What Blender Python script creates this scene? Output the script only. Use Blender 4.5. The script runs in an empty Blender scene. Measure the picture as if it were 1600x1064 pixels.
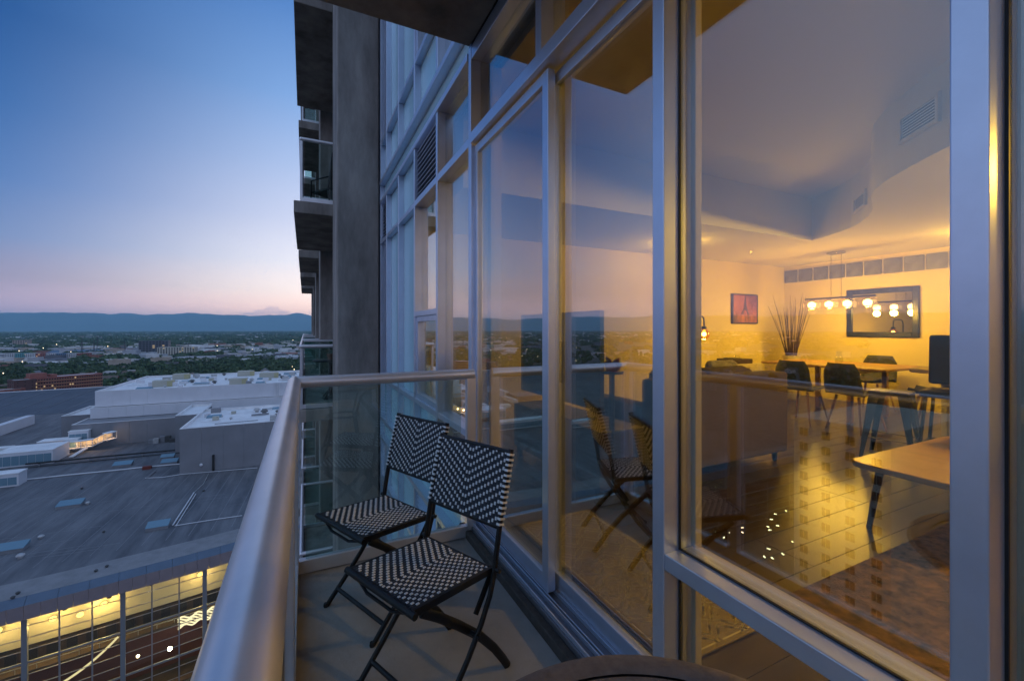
import bpy, math, random
from mathutils import Vector, Matrix, noise
random.seed(11)
S = bpy.context.scene
COL = S.collection
R_ = math.radians

# ------------------------------------------------------------------ camera
FPX, CXP, CYP = 666.0, 800.0, 514.0          # focal length / principal point in photo pixels (1600 wide)
YAW = math.atan(324 / 666)
sA, cA = math.sin(YAW), math.cos(YAW)
cam_d = bpy.data.cameras.new('camera'); cam = bpy.data.objects.new('camera', cam_d); COL.objects.link(cam)
cam_d.sensor_width = 36; cam_d.lens = 36 * FPX / 1600
cam_d.shift_y = -(532 - CYP) / 1600
cam_d.clip_start = 0.02; cam_d.clip_end = 120000
cam.location = (0, 0, 0); cam.rotation_euler = (R_(90), 0, -YAW)
S.camera = cam
S.view_settings.view_transform = 'Standard'; S.view_settings.look = 'None'
S.view_settings.gamma = 1; S.view_settings.use_curve_mapping = False
S.view_settings.exposure = 0.0
S.render.engine = 'CYCLES'
cy = S.cycles
cy.use_denoising = True; cy.max_bounces = 9; cy.diffuse_bounces = 4; cy.glossy_bounces = 5
cy.transmission_bounces = 4; cy.transparent_max_bounces = 24; cy.volume_bounces = 3
cy.caustics_reflective = False; cy.caustics_refractive = False
cy.sample_clamp_indirect = 4.0; cy.sample_clamp_direct = 0.0
try: cy.use_adaptive_sampling = True; cy.adaptive_threshold = 0.015
except Exception: pass

# ------------------------------------------------------------------ world: dusk sky after sunset
def lin(c):
    f = lambda x: x / 12.92 if x <= .04045 else ((x + .055) / 1.055) ** 2.4
    return tuple(f(x / 255) for x in c) + (1,)
SUN_AZ = R_(14)                      # sunset glow, clockwise from +Y
W = bpy.data.worlds.new('World'); S.world = W; W.use_nodes = True
nt = W.node_tree; N = nt.nodes; L = nt.links
for n in list(N): N.remove(n)
def nd(t, **k):
    n = N.new(t)
    for a, b in k.items(): setattr(n, a, b)
    return n
tc = nd('ShaderNodeTexCoord'); sep = nd('ShaderNodeSeparateXYZ'); L.new(tc.outputs['Generated'], sep.inputs[0])
def m(op, a, b=None, c=None):
    n = nd('ShaderNodeMath', operation=op)
    for i, x in enumerate((a, b, c)):
        if x is None: continue
        if isinstance(x, (int, float)): n.inputs[i].default_value = x
        else: L.new(x, n.inputs[i])
    return n.outputs[0]
el = m('DIVIDE', m('ARCSINE', sep.outputs[2]), R_(90))          # -1..1
hx = m('ADD', m('MULTIPLY', sep.outputs[0], math.sin(SUN_AZ)), m('MULTIPLY', sep.outputs[1], math.cos(SUN_AZ)))
hl = m('SQRT', m('ADD', m('MULTIPLY', sep.outputs[0], sep.outputs[0]), m('MULTIPLY', sep.outputs[1], sep.outputs[1])))
az = m('ARCCOSINE', m('DIVIDE', hx, m('MAXIMUM', hl, 1e-4)))      # angle from the sunset azimuth
def ramp(stops):
    r = nd('ShaderNodeValToRGB'); r.color_ramp.interpolation = 'B_SPLINE' if False else 'EASE'
    r.color_ramp.interpolation = 'LINEAR'
    e = r.color_ramp.elements
    while len(e) < len(stops): e.new(.5)
    for i, (p, c, g) in enumerate(stops): e[i].position = p / 90; e[i].color = tuple(x*g/3 for x in lin(c)[:3]) + (1,)     # gain makes up for the haze in front of the low sky
    L.new(el, r.inputs[0]); return r.outputs[0]
rA = ramp([(0, (255, 200, 168), 3.0), (2.2, (255, 211, 184), 2.5), (4.5, (255, 234, 220), 1.75), (8, (244, 240, 246), 1.3), (13, (220, 226, 250), 1.1), (19, (190, 211, 251), 1.0), (26, (140, 181, 238), 1.0), (36, (78, 130, 202), 1.0), (58, (122, 156, 208), 1.0), (90, (165, 182, 214), 1.0)])
rB = ramp([(0, (190, 148, 160), 2.4), (2.2, (176, 148, 166), 1.9), (4.5, (146, 134, 160), 1.35), (8, (112, 136, 186), 1.1), (13, (74, 120, 186), 1.0), (19, (38, 98, 168), 1.0), (26, (8, 76, 146), 1.0), (36, (40, 94, 160), 1.0), (58, (116, 150, 202), 1.0), (90, (165, 182, 214), 1.0)])
rC = ramp([(0, (176, 160, 186), 2.2), (2.2, (190, 170, 196), 1.8), (4.5, (198, 182, 208), 1.5), (8, (196, 194, 224), 1.25), (13, (184, 202, 238), 1.1), (19, (172, 202, 246), 1.0), (26, (162, 194, 242), 1.0), (36, (154, 186, 234), 1.0), (58, (158, 182, 222), 1.0), (90, (162, 182, 216), 1.0)])
mr = nd('ShaderNodeMapRange', interpolation_type='SMOOTHSTEP'); L.new(az, mr.inputs[0])
mr.inputs[1].default_value = R_(8); mr.inputs[2].default_value = R_(44); mr.inputs[3].default_value = 0; mr.inputs[4].default_value = 1
mx = nd('ShaderNodeMix', data_type='RGBA'); L.new(mr.outputs[0], mx.inputs[0]); L.new(rA, mx.inputs[6]); L.new(rB, mx.inputs[7])
sky = nd('ShaderNodeTexSky', sky_type='NISHITA'); sky.sun_disc = False
sky.sun_elevation = R_(0.5); sky.sun_rotation = SUN_AZ; sky.altitude = 1600
mr2 = nd('ShaderNodeMapRange', interpolation_type='SMOOTHSTEP'); L.new(az, mr2.inputs[0])      # the pink-lit sky opposite the sunset
mr2.inputs[1].default_value = R_(41); mr2.inputs[2].default_value = R_(92); mr2.inputs[3].default_value = 0; mr2.inputs[4].default_value = 1
mx2 = nd('ShaderNodeMix', data_type='RGBA'); L.new(mr2.outputs[0], mx2.inputs[0]); L.new(mx.outputs[2], mx2.inputs[6]); L.new(rC, mx2.inputs[7])
bg1 = nd('ShaderNodeBackground'); L.new(mx2.outputs[2], bg1.inputs[0]); bg1.inputs[1].default_value = 3.0
bg2 = nd('ShaderNodeBackground'); L.new(sky.outputs[0], bg2.inputs[0]); bg2.inputs[1].default_value = 0.006
add = nd('ShaderNodeAddShader'); L.new(bg1.outputs[0], add.inputs[0]); L.new(bg2.outputs[0], add.inputs[1])
wo = nd('ShaderNodeOutputWorld'); L.new(add.outputs[0], wo.inputs[0])

# last glow of the sun that has just set: weak, broad, low
sd = bpy.data.lights.new('sun', 'SUN'); sd.energy = 0.25; sd.angle = R_(20); sd.color = (1, .72, .6)
sun = bpy.data.objects.new('sun', sd); COL.objects.link(sun)
sun.rotation_euler = (R_(90 - 5), 0, math.pi - SUN_AZ)

# ------------------------------------------------------------------ pixel -> place helpers
def atZ(u, v, Z):
    d = -FPX * Z / (v - CYP); t = (u - CXP) / FPX
    return Vector((d * (sA + t * cA), d * (cA - t * sA), Z))
def atX(u, v, X):
    t = (u - CXP) / FPX; d = X / (sA + t * cA)
    return Vector((X, d * (cA - t * sA), (CYP - v) * d / FPX))
def atY(u, v, Y):
    t = (u - CXP) / FPX; d = Y / (cA - t * sA)
    return Vector((d * (sA + t * cA), Y, (CYP - v) * d / FPX))

# ------------------------------------------------------------------ mesh + object helpers
WM = {}
class MB:
    def __init__(s): s.v = []; s.f = []
    def add(s, vs, fs):
        o = len(s.v); s.v += [tuple(x) for x in vs]; s.f += [tuple(i + o for i in q) for q in fs]; return s
    def box(s, x0, x1, y0, y1, z0, z1):
        return s.add([(x0,y0,z0),(x1,y0,z0),(x1,y1,z0),(x0,y1,z0),(x0,y0,z1),(x1,y0,z1),(x1,y1,z1),(x0,y1,z1)],
                     [(0,3,2,1),(4,5,6,7),(0,1,5,4),(1,2,6,5),(2,3,7,6),(3,0,4,7)])
    def obox(s, c, a, b, d):
        c, a, b, d = map(Vector, (c, a, b, d))
        return s.add([c-a-b-d, c+a-b-d, c+a+b-d, c-a+b-d, c-a-b+d, c+a-b+d, c+a+b+d, c-a+b+d],
                     [(0,3,2,1),(4,5,6,7),(0,1,5,4),(1,2,6,5),(2,3,7,6),(3,0,4,7)])
    def beam(s, p, q, w, h, up=(0,0,1)):
        p, q, up = Vector(p), Vector(q), Vector(up); d = (q - p)
        x = d.cross(up)
        if x.length < 1e-6: x = d.cross(Vector((1,0,0)))
        x.normalize(); z = x.cross(d).normalized()
        return s.obox((p+q)/2, x*w/2, d/2, z*h/2)
    def tube(s, pts, r, n=10, flat=1.0, side=None):
        pts = [Vector(p) for p in pts]; k = len(pts)
        rs = r if isinstance(r, (list, tuple)) else [r]*k
        ref = None; vs = []
        for i, p in enumerate(pts):
            t = (pts[min(i+1,k-1)] - pts[max(i-1,0)]).normalized()
            if ref is None:
                ref = Vector(side) if side else (Vector((0,0,1)) if abs(t.z) < .9 else Vector((1,0,0)))
            a = (ref - t*ref.dot(t)).normalized(); b = t.cross(a); ref = a
            for j in range(n):
                q = 2*math.pi*j/n
                vs.append(p + (a*math.cos(q) + b*math.sin(q)*flat)*rs[i])
        fs = [(i*n+j, i*n+(j+1)%n, (i+1)*n+(j+1)%n, (i+1)*n+j) for i in range(k-1) for j in range(n)]
        fs += [tuple(range(n-1,-1,-1)), tuple((k-1)*n+j for j in range(n))]
        return s.add(vs, fs)
    def prism(s, poly, z0, z1):
        n = len(poly)
        vs = [(x,y,z0) for x,y in poly] + [(x,y,z1) for x,y in poly]
        return s.add(vs, [tuple(range(n-1,-1,-1)), tuple(range(n,2*n))] + [(i,(i+1)%n,n+(i+1)%n,n+i) for i in range(n)])
    def lathe(s, prof, n=20, c=(0,0,0), caps=True):
        c = Vector(c); vs = []
        for r, z in prof:
            vs += [c + Vector((r*math.cos(2*math.pi*j/n), r*math.sin(2*math.pi*j/n), z)) for j in range(n)]
        k = len(prof)
        fs = [(i*n+j, i*n+(j+1)%n, (i+1)*n+(j+1)%n, (i+1)*n+j) for i in range(k-1) for j in range(n)]
        if caps: fs += [tuple(range(n-1,-1,-1)), tuple((k-1)*n+j for j in range(n))]
        return s.add(vs, fs)
    def ball(s, c, r, n=12, k=7, sz=1.0):
        prof = [(max(1e-4, r*math.sin(math.pi*i/k)), -r*sz*math.cos(math.pi*i/k)) for i in range(k+1)]
        return s.lathe(prof, n, c)
    def mesh(s, name):
        me = bpy.data.meshes.new(name); me.from_pydata(s.v, [], s.f); me.update(); return me
    def build(s, name, mat, parent=None, smooth=False, bevel=0, kind=None):
        return put(name, s.mesh(name), mat, parent, smooth=smooth, bevel=bevel, kind=kind)
def put(name, me, mat=None, parent=None, M=None, smooth=False, bevel=0, kind=None):
    if mat is not None and not me.materials: me.materials.append(mat)
    o = bpy.data.objects.new(name, me); COL.objects.link(o)
    if smooth:
        me.polygons.foreach_set('use_smooth', [True]*len(me.polygons))
        if smooth != 'all':
            try: me.set_sharp_from_angle(angle=R_(40))
            except Exception: pass
    M = M or Matrix.Identity(4)
    o.matrix_basis = M; WM[o.name] = M
    if parent is not None:
        o.parent = parent; o.matrix_parent_inverse = WM[parent.name].inverted()
    if bevel:
        b = o.modifiers.new('bevel', 'BEVEL'); b.width = bevel; b.segments = 2; b.limit_method = 'ANGLE'
    if kind: o['kind'] = kind
    return o
def thing(name, label, cat, loc=(0,0,0), group=None):
    o = bpy.data.objects.new(name, None); COL.objects.link(o)
    o.empty_display_size = .1
    M = Matrix.Translation(Vector(loc)); o.matrix_basis = M; WM[o.name] = M
    return tag(o, label, cat, group)
def tag(o, label, cat, group=None):
    o['label'] = label; o['category'] = cat
    if group: o['group'] = group
    return o
def struct(o): o['kind'] = 'structure'; return o
T = Matrix.Translation
def Rz(a): return Matrix.Rotation(a, 4, 'Z')

# ------------------------------------------------------------------ materials
MATS = {}
def mat(name, col, rough=.6, metal=0, var=0, vscale=5, bump=0, bscale=40, spec=.5, stretch=None, col2=None, emit=None, estr=0, coords='Object'):
    if name in MATS: return MATS[name]
    mt = bpy.data.materials.new(name); mt.use_nodes = True; t = mt.node_tree; b = t.nodes['Principled BSDF']
    b.inputs['Base Color'].default_value = (*col, 1); b.inputs['Roughness'].default_value = rough
    b.inputs['Metallic'].default_value = metal; b.inputs['Specular IOR Level'].default_value = spec
    tcn = t.nodes.new('ShaderNodeTexCoord'); src = tcn.outputs[coords]
    if stretch:
        mp = t.nodes.new('ShaderNodeMapping'); mp.inputs['Scale'].default_value = stretch
        t.links.new(src, mp.inputs[0]); src = mp.outputs[0]
    if var or col2:
        nz = t.nodes.new('ShaderNodeTexNoise'); nz.inputs['Scale'].default_value = vscale; nz.inputs['Detail'].default_value = 6
        nz.inputs['Roughness'].default_value = .65
        t.links.new(src, nz.inputs['Vector'])
        r = t.nodes.new('ShaderNodeValToRGB'); e = r.color_ramp.elements
        e[0].position, e[1].position = .33, .68
        c2 = col2 or tuple(min(1, x*(1+var)) for x in col); c1 = col if col2 else tuple(x*(1-var) for x in col)
        e[0].color = (*c1, 1); e[1].color = (*c2, 1)
        t.links.new(nz.outputs[0], r.inputs[0]); t.links.new(r.outputs[0], b.inputs['Base Color'])
    if bump:
        nb = t.nodes.new('ShaderNodeTexNoise'); nb.inputs['Scale'].default_value = bscale; nb.inputs['Detail'].default_value = 4
        t.links.new(src, nb.inputs['Vector'])
        bp = t.nodes.new('ShaderNodeBump'); bp.inputs['Strength'].default_value = bump; bp.inputs['Distance'].default_value = .01
        t.links.new(nb.outputs[0], bp.inputs['Height']); t.links.new(bp.outputs[0], b.inputs['Normal'])
    if emit:
        b.inputs['Emission Color'].default_value = (*emit, 1); b.inputs['Emission Strength'].default_value = estr
    MATS[name] = mt; return mt
def glass(name, r0=.1, tint=(.86,.9,.88), rough=0.0):
    if name in MATS: return MATS[name]
    mt = bpy.data.materials.new(name); mt.use_nodes = True; t = mt.node_tree; t.nodes.clear(); n = t.nodes.new
    lw = n('ShaderNodeLayerWeight'); lw.inputs[0].default_value = .5
    p = n('ShaderNodeMath'); p.operation = 'POWER'; t.links.new(lw.outputs['Facing'], p.inputs[0]); p.inputs[1].default_value = 4.5
    q = n('ShaderNodeMath'); q.operation = 'MULTIPLY_ADD'; t.links.new(p.outputs[0], q.inputs[0]); q.inputs[1].default_value = 1-r0; q.inputs[2].default_value = r0
    tr = n('ShaderNodeBsdfTransparent'); tr.inputs[0].default_value = (*tint, 1)
    gl = n('ShaderNodeBsdfGlossy'); gl.inputs['Color'].default_value = (1,1,1,1); gl.inputs['Roughness'].default_value = rough
    mxs = n('ShaderNodeMixShader'); t.links.new(q.outputs[0], mxs.inputs[0]); t.links.new(tr.outputs[0], mxs.inputs[1]); t.links.new(gl.outputs[0], mxs.inputs[2])
    o = n('ShaderNodeOutputMaterial'); t.links.new(mxs.outputs[0], o.inputs[0])
    MATS[name] = mt; return mt
def emis(name, col, st):
    if name in MATS: return MATS[name]
    mt = bpy.data.materials.new(name); mt.use_nodes = True; t = mt.node_tree; t.nodes.clear()
    e = t.nodes.new('ShaderNodeEmission'); e.inputs[0].default_value = (*col, 1); e.inputs[1].default_value = st
    o = t.nodes.new('ShaderNodeOutputMaterial'); t.links.new(e.outputs[0], o.inputs[0]); MATS[name] = mt; return mt
def lamp(name, loc, power, col, radius=.05, parent=None):
    d = bpy.data.lights.new(name, 'POINT'); d.energy = power; d.color = col; d.shadow_soft_size = radius
    o = bpy.data.objects.new(name, d); COL.objects.link(o); M = T(Vector(loc)); o.matrix_basis = M; WM[o.name] = M
    if parent is not None: o.parent = parent; o.matrix_parent_inverse = WM[parent.name].inverted()
    return o

CONC = mat('concrete', (.30,.265,.24), .85, var=.42, vscale=2.4, bump=.45, bscale=16, stretch=(1,1,.3))
CONC_SOFFIT = mat('concrete_underside', (.3,.28,.26), .9, var=.25, vscale=1.8, bump=.2, bscale=10)
DECK = mat('balcony_concrete', (.40,.38,.37), .8, var=.16, vscale=3, bump=.3, bscale=60)
ALU = mat('grey_aluminium', (.64,.70,.84), .34, .7, var=.05, vscale=6, bump=.02, bscale=300)
ALU_D = mat('dark_aluminium', (.10,.105,.12), .4, .4)
RAIL = mat('railing_aluminium', (.74,.73,.76), .36, .7, var=.05, vscale=9)
GASKET = mat('black_gasket', (.012,.012,.013), .6)
GLASS = glass('window_glass', .15)
GLASS_R = glass('railing_glass', .08, (.80,.90,.88))
PANEL = mat('frosted_panel', (.50,.78,.90), .2, var=.04, vscale=2, spec=1.0)
GLASS_D = glass('door_glass', .34)
BEIGE = mat('beige_jamb', (.66,.60,.46), .6)
BLACK = mat('black_metal', (.012,.013,.016), .42, .3)

# ================================================================== TERRAIN
GZ = -75.0
ground_m = mat('city_ground', (.045,.05,.04), .95, vscale=.012, col2=(.10,.095,.085), coords='Object')
def sheet(name, rings, material, z):
    b = MB(); n = 96; vs = [(0,0,z)]; fs = []
    for r in rings: vs += [(r*math.cos(2*math.pi*j/n), r*math.sin(2*math.pi*j/n), z) for j in range(n)]
    fs += [(0, 1+j, 1+(j+1)%n) for j in range(n)]
    for i in range(len(rings)-1):
        fs += [(1+i*n+j, 1+(i+1)*n+j, 1+(i+1)*n+(j+1)%n, 1+i*n+(j+1)%n) for j in range(n)]
    b.add(vs, fs); return b.build(name, material)
struct(sheet('ground', (200,800,3000,9000,20000,38000), ground_m, GZ))
struct(MB().box(-330,60,60,99,GZ+.004,GZ+.12).build('pavement', mat('paving', (.16,.155,.15), .8, var=.15, vscale=.6)))
struct(MB().box(-330,60,22,60,GZ+.004,GZ+.02).build('road', mat('asphalt', (.05,.05,.052), .85, var=.2, vscale=.5)))
# mountains: a long front range, 24-32 km off
def ridge(a):     # azimuth in degrees (0 = +Y, negative to the left) -> crest height in metres above the camera
    p = Vector((a*.16, 3.1, .7)); q = Vector((a*.55, 9.3, 1.7)); r = Vector((a*2.0, 4.2, 5.1))
    h = 770 + 80*noise.noise(p) + 60*noise.noise(q) + 40*noise.noise(r)
    return h + 120*math.exp(-((a+.5)/2.2)**2) - 130*math.exp(-((a+26)/4)**2)
b = MB(); na, nr = 420, 12; vs = []
for i in range(na+1):
    a = -100 + 170*i/na; ra = R_(a); H = ridge(a)
    for j in range(nr+1):
        t = j/nr; d = 23500 + 7000*t
        prof = min(1, (t/.62))**1.25
        z = GZ - 4 + (H - GZ)*prof*(1 + .22*(1-t)*noise.noise(Vector((a*.9, t*5, 2))) + .10*(1-t)*noise.noise(Vector((a*3.1, t*11, 5))))
        if t > .9: z *= .96
        vs.append((d*math.sin(ra), d*math.cos(ra), z))
b.add(vs, [(i*(nr+1)+j, (i+1)*(nr+1)+j, (i+1)*(nr+1)+j+1, i*(nr+1)+j+1) for i in range(na) for j in range(nr)])
struct(b.build('mountains', mat('mountain_rock', (.035,.05,.055), .95, var=.3, vscale=.0006), smooth='all'))

# ================================================================== APARTMENT TOWER
F0 = -1.325                  # balcony floor
FI = -1.245                  # room floor
LVL = [1.889 + 3.414*k for k in range(-4, 4)]       # slab undersides; index 3 is our floor, 4 our ceiling
tower = thing('apartment_tower', 'high-rise apartment tower with concrete columns, balconies and grey framed glass wall', 'building', (10, 8, GZ))
def part(b, name, m_, parent=None, **k): return b.build(name, m_, parent or tower, **k)
MODS = [(-3.4, 2.70), (7.75, 11.36), (12.55, 15.9), (17.3, 20.7), (22.0, 25.4)]
for mi, (y0, y1) in enumerate(MODS):
    for li, u in enumerate(LVL):
        if mi == 0 and li > 5: continue
        b = MB()
        xo = -.16 if mi < 2 else -.145
        b.box(xo, .998, y0, y1, u, u+.2)
        o = part(b, 'balcony_slab', DECK if (mi == 0 and li == 3) else CONC, bevel=.012)
# columns
for (x0, x1, y0, y1) in [(.413,.985,6.50,7.56), (.34,.90,11.5,12.42), (.34,.90,16.1,17.1), (.34,.90,20.9,21.8), (.34,.9,25.6,26.4)]:
    part(MB().box(x0,x1,y0,y1,GZ,16), 'column', CONC, bevel=.02)
part(MB().box(1.0, 1.2, 6.495, 7.565, GZ, 16), 'corner_cover', ALU)
# body of the tower behind the glass wall (other floors, side walls), leaving our flat open
part(MB().box(1.22, 22, 5.26, 27, GZ, 16), 'tower_core', CONC)
part(MB().box(1.22, 22, -9, 5.255, GZ, -1.53), 'lower_storeys', mat('dark_storey', (.05,.05,.055), .7))
part(MB().box(1.22, 22, -9, 5.255, 2.09, 16), 'upper_storeys', MATS['dark_storey'])
part(MB().box(1.0, 1.2, -9, -3.4, GZ, 16), 'end_wall', CONC)
part(MB().box(1.0, 1.2, 7.57, 27, GZ, 16), 'rear_facade', mat('rear_facade_paint', (.16,.17,.19), .6, var=.1))
# slab edges along the glass wall: a frosted strip between two slim transoms
for li, u in enumerate(LVL):
    for z in (u-.07, u+.215): part(MB().box(.99, 1.12, 2.735, 6.49, z, z+.05), 'slab_edge_rail', ALU, bevel=.004)
    part(MB().box(1.064, 1.21, 2.735, 6.49, u-.019, u+.214), 'slab_edge_panel', PANEL)
    part(MB().box(1.002, 1.21, -3.4, 2.725, u+.003, u+.197), 'slab_edge_cover', ALU_D)
# vertical mullions
MUL = [-2.2, -1.35, -.50, .307, 1.004, 2.705, 3.505, 4.325, 5.145, 5.965, 6.45]
for y in MUL:
    for li, u in enumerate(LVL[:-1]):
        z0 = u + .2655 if y > 2.8 else u + .2
        if li == 3: z0 = FI if y < 2.75 else z0
        z1 = LVL[li+1] - (.0705 if y > 2.8 else .0)
        if li != 3 and y < 2.6: continue
        part(MB().box(.998, 1.12, y-.024, y+.024, z0, z1), 'mullion', ALU, bevel=.003)
# panes and transoms of the glass wall beyond our balcony
HEAD, SILL = 1.235, -.745
def pane(y0, y1, z0, z1, x=1.068, name='glass_pane', m_=None, parent=None):
    o = part(MB().box(x, x+.012, y0, y1, z0, z1), name, m_ or (GLASS_D if y0 > 1 else GLASS), parent)
    return o
def transom(y0, y1, z, h=.05, x0=1.001, x1=1.12): return part(MB().box(x0, x1, y0, y1, z, z+h), 'transom', ALU, bevel=.003)
def louver(y0, y1, z0, z1):
    fr = part(MB().box(1.075, 1.095, y0, y1, z0, z1), 'louver_vent', GASKET)
    n = 11
    for i in range(n):
        z = z0 + (i+.5)*(z1-z0)/n
        MB().obox((1.045,(y0+y1)/2,z), (.022,0,.015), (0,(y1-y0)/2,0), (-.0012,0,.0022)).build('slat', ALU, fr)
def shade(y0, y1, z0, z1): part(MB().box(1.064, 1.10, y0, y1, z0, z1), 'frosted_panel', PANEL)
BAYS = [(2.729,3.481),(3.529,4.301),(4.349,5.121),(5.169,5.941),(5.989,6.426)]
for li in range(1, 7):
    u0 = LVL[li] + .266; u1 = LVL[li+1] - .071; off = LVL[li] - LVL[3]
    hd, sl = HEAD + off, SILL + off
    for bi, (y0, y1) in enumerate(BAYS):
        ours = li == 3
        transom(y0, y1, sl, .05); 
        if bi == 0:
            transom(y0, y1, hd, .06)
            pane(y0, y1, sl+.05, hd); pane(y0, y1, hd+.06, u1); pane(y0, y1, u0, sl)
        elif bi == 1:
            transom(y0, y1, hd, .06); transom(y0, y1, .125+off, .05)
            louver(y0, y1, hd+.06, u1)
            if li == 4: pane(y0, y1, .175+off, hd)
            else: pane(y0, y1, .175+off, hd)
            w = part(MB().box(1.02,1.085,y0,y0+.05,sl+.05,.125+off).box(1.02,1.085,y1-.05,y1,sl+.05,.125+off).box(1.02,1.085,y0+.05,y1-.05,sl+.05,sl+.10).box(1.02,1.085,y0+.05,y1-.05,.075+off,.125+off), 'casement_sash', ALU)
            MB().box(1.05,1.06,y0+.05,y1-.05,sl+.10,.075+off).build('glass_pane', GLASS_D, w)
            shade(y0, y1, u0, sl)
        elif bi in (2, 3):
            transom(y0, y1, hd, .05)
            shade(y0, y1, hd+.05, u1); shade(y0, y1, sl+.05, hd); shade(y0, y1, u0, sl)
        else:
            transom(y0, y1, hd, .05); louver(y0, y1, hd+.05, u1); shade(y0, y1, u0, sl)
            part(MB().box(1.07, 1.09, y0, y1, sl+.05, hd), 'recess_panel', mat('blue_grey_panel', (.16,.20,.25), .4))
            MB().box(1.01,1.068,y0+.15,y0+.19,sl+.05,hd).build('mullion', ALU, tower)
# dark back behind the clear panes of other floors
for li in range(1, 7):
    if li == 3: continue
    part(MB().box(1.205, 1.218, 2.73, 4.32, LVL[li]+.22, LVL[li+1]-.03), 'roller_blind', mat('grey_blind', (.20,.22,.25), .8))

# ---- our glass wall: fixed window bays and sliding door
for (y0, y1) in [(-2.176,-1.374),(-1.326,-.524),(-.476,.283),(.331,.98)]:
    transom(y0, y1, SILL, .05); transom(y0, y1, FI-.0, .045); transom(y0, y1, 1.80, .087)
    transom(y0, y1, HEAD, .065)
    for (z0, z1) in ((FI+.045, SILL), (SILL+.05, HEAD), (HEAD+.065, 1.80)):
        pane(y0, y1, z0, z1)
        part(MB().box(1.061,1.067,y0,y0+.005,z0,z1).box(1.061,1.067,y1-.005,y1,z0,z1).box(1.061,1.067,y0+.005,y1-.005,z0,z0+.005), 'gasket', GASKET)
    # painted inner jambs and inner sill, seen through the glass
    part(MB().box(1.121,1.152,y0-.022,y0+.012,FI,1.765).box(1.121,1.152,y1-.012,y1+.022,FI,1.765), 'inner_jamb', BEIGE, bevel=.003)
    part(MB().box(1.082,1.15,y0+.013,y1-.013,SILL+.002,SILL+.046), 'inner_sill', BEIGE, bevel=.004)
# transom windows above the sliding door
transom(1.03, 2.679, HEAD, .07, .992, 1.125)
transom(1.03, 2.679, 1.80, .088)
part(MB().box(1.0,1.12,1.745,1.80,HEAD+.071,1.799), 'mullion', ALU, bevel=.003)
for (y0, y1) in ((1.03,1.744),(1.801,2.679)):
    pane(y0, y1, HEAD+.07, 1.80)
# sliding door
door = tower
trk = part(MB().box(.955,1.20,1.03,2.68,F0+.003,FI-.01), 'door_threshold', mat('threshold_metal', (.22,.22,.25), .4, .5), bevel=.003)
for x in (.965, 1.003, 1.018, 1.066, 1.075, 1.118):
    MB().box(x, x+.006, 1.03, 2.68, FI-.0095, FI+.008).build('track_rib', ALU, trk)
part(MB().box(.915,.954,-3.4,2.68,F0+.001,F0+.05), 'door_kerb', mat('kerb_brown', (.07,.062,.058), .7, var=.3, vscale=30), bevel=.006)
part(MB().box(.955,1.2,-3.4,1.029,F0+.001,FI-.001), 'window_kerb', MATS['threshold_metal'], bevel=.003)
def leaf(y0, y1, x0, x1, st0, st1):
    z0, z1 = FI+.009, HEAD-.012
    fr = part(MB().box(x0,x1,y0,y0+st0,z0,z1).box(x0,x1,y1-st1,y1,z0,z1).box(x0+.001,x1-.001,y0+st0,y1-st1,z0,z0+.075).box(x0+.001,x1-.001,y0+st0,y1-st1,z1-.055,z1), 'sliding_door_leaf', ALU, bevel=.003)
    xm = (x0+x1)/2
    MB().box(xm-.006,xm+.006,y0+st0,y1-st1,z0+.075,z1-.055).build('glass_pane', GLASS_D, fr)
    MB().box(xm+.0075,x1-.001,y0+st0,y0+st0+.007,z0+.075,z1-.055).build('gasket', GASKET, fr)
    return fr
leaf(1.72, 2.672, 1.024, 1.064, .055, .04)
nl = leaf(1.034, 1.80, 1.078, 1.116, .05, .055)
MB().box(1.036,1.066,1.74,1.775,-.26,-.06).build('latch', ALU_D, nl)
part(MB().box(1.0,1.12,2.6725,2.68,FI+.01,HEAD), 'door_jamb', ALU)
part(MB().box(1.121,1.20,2.63,2.73,FI,1.765).box(1.121,1.2,1.02,1.045,FI,1.765), 'inner_jamb', BEIGE, bevel=.003)

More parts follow.
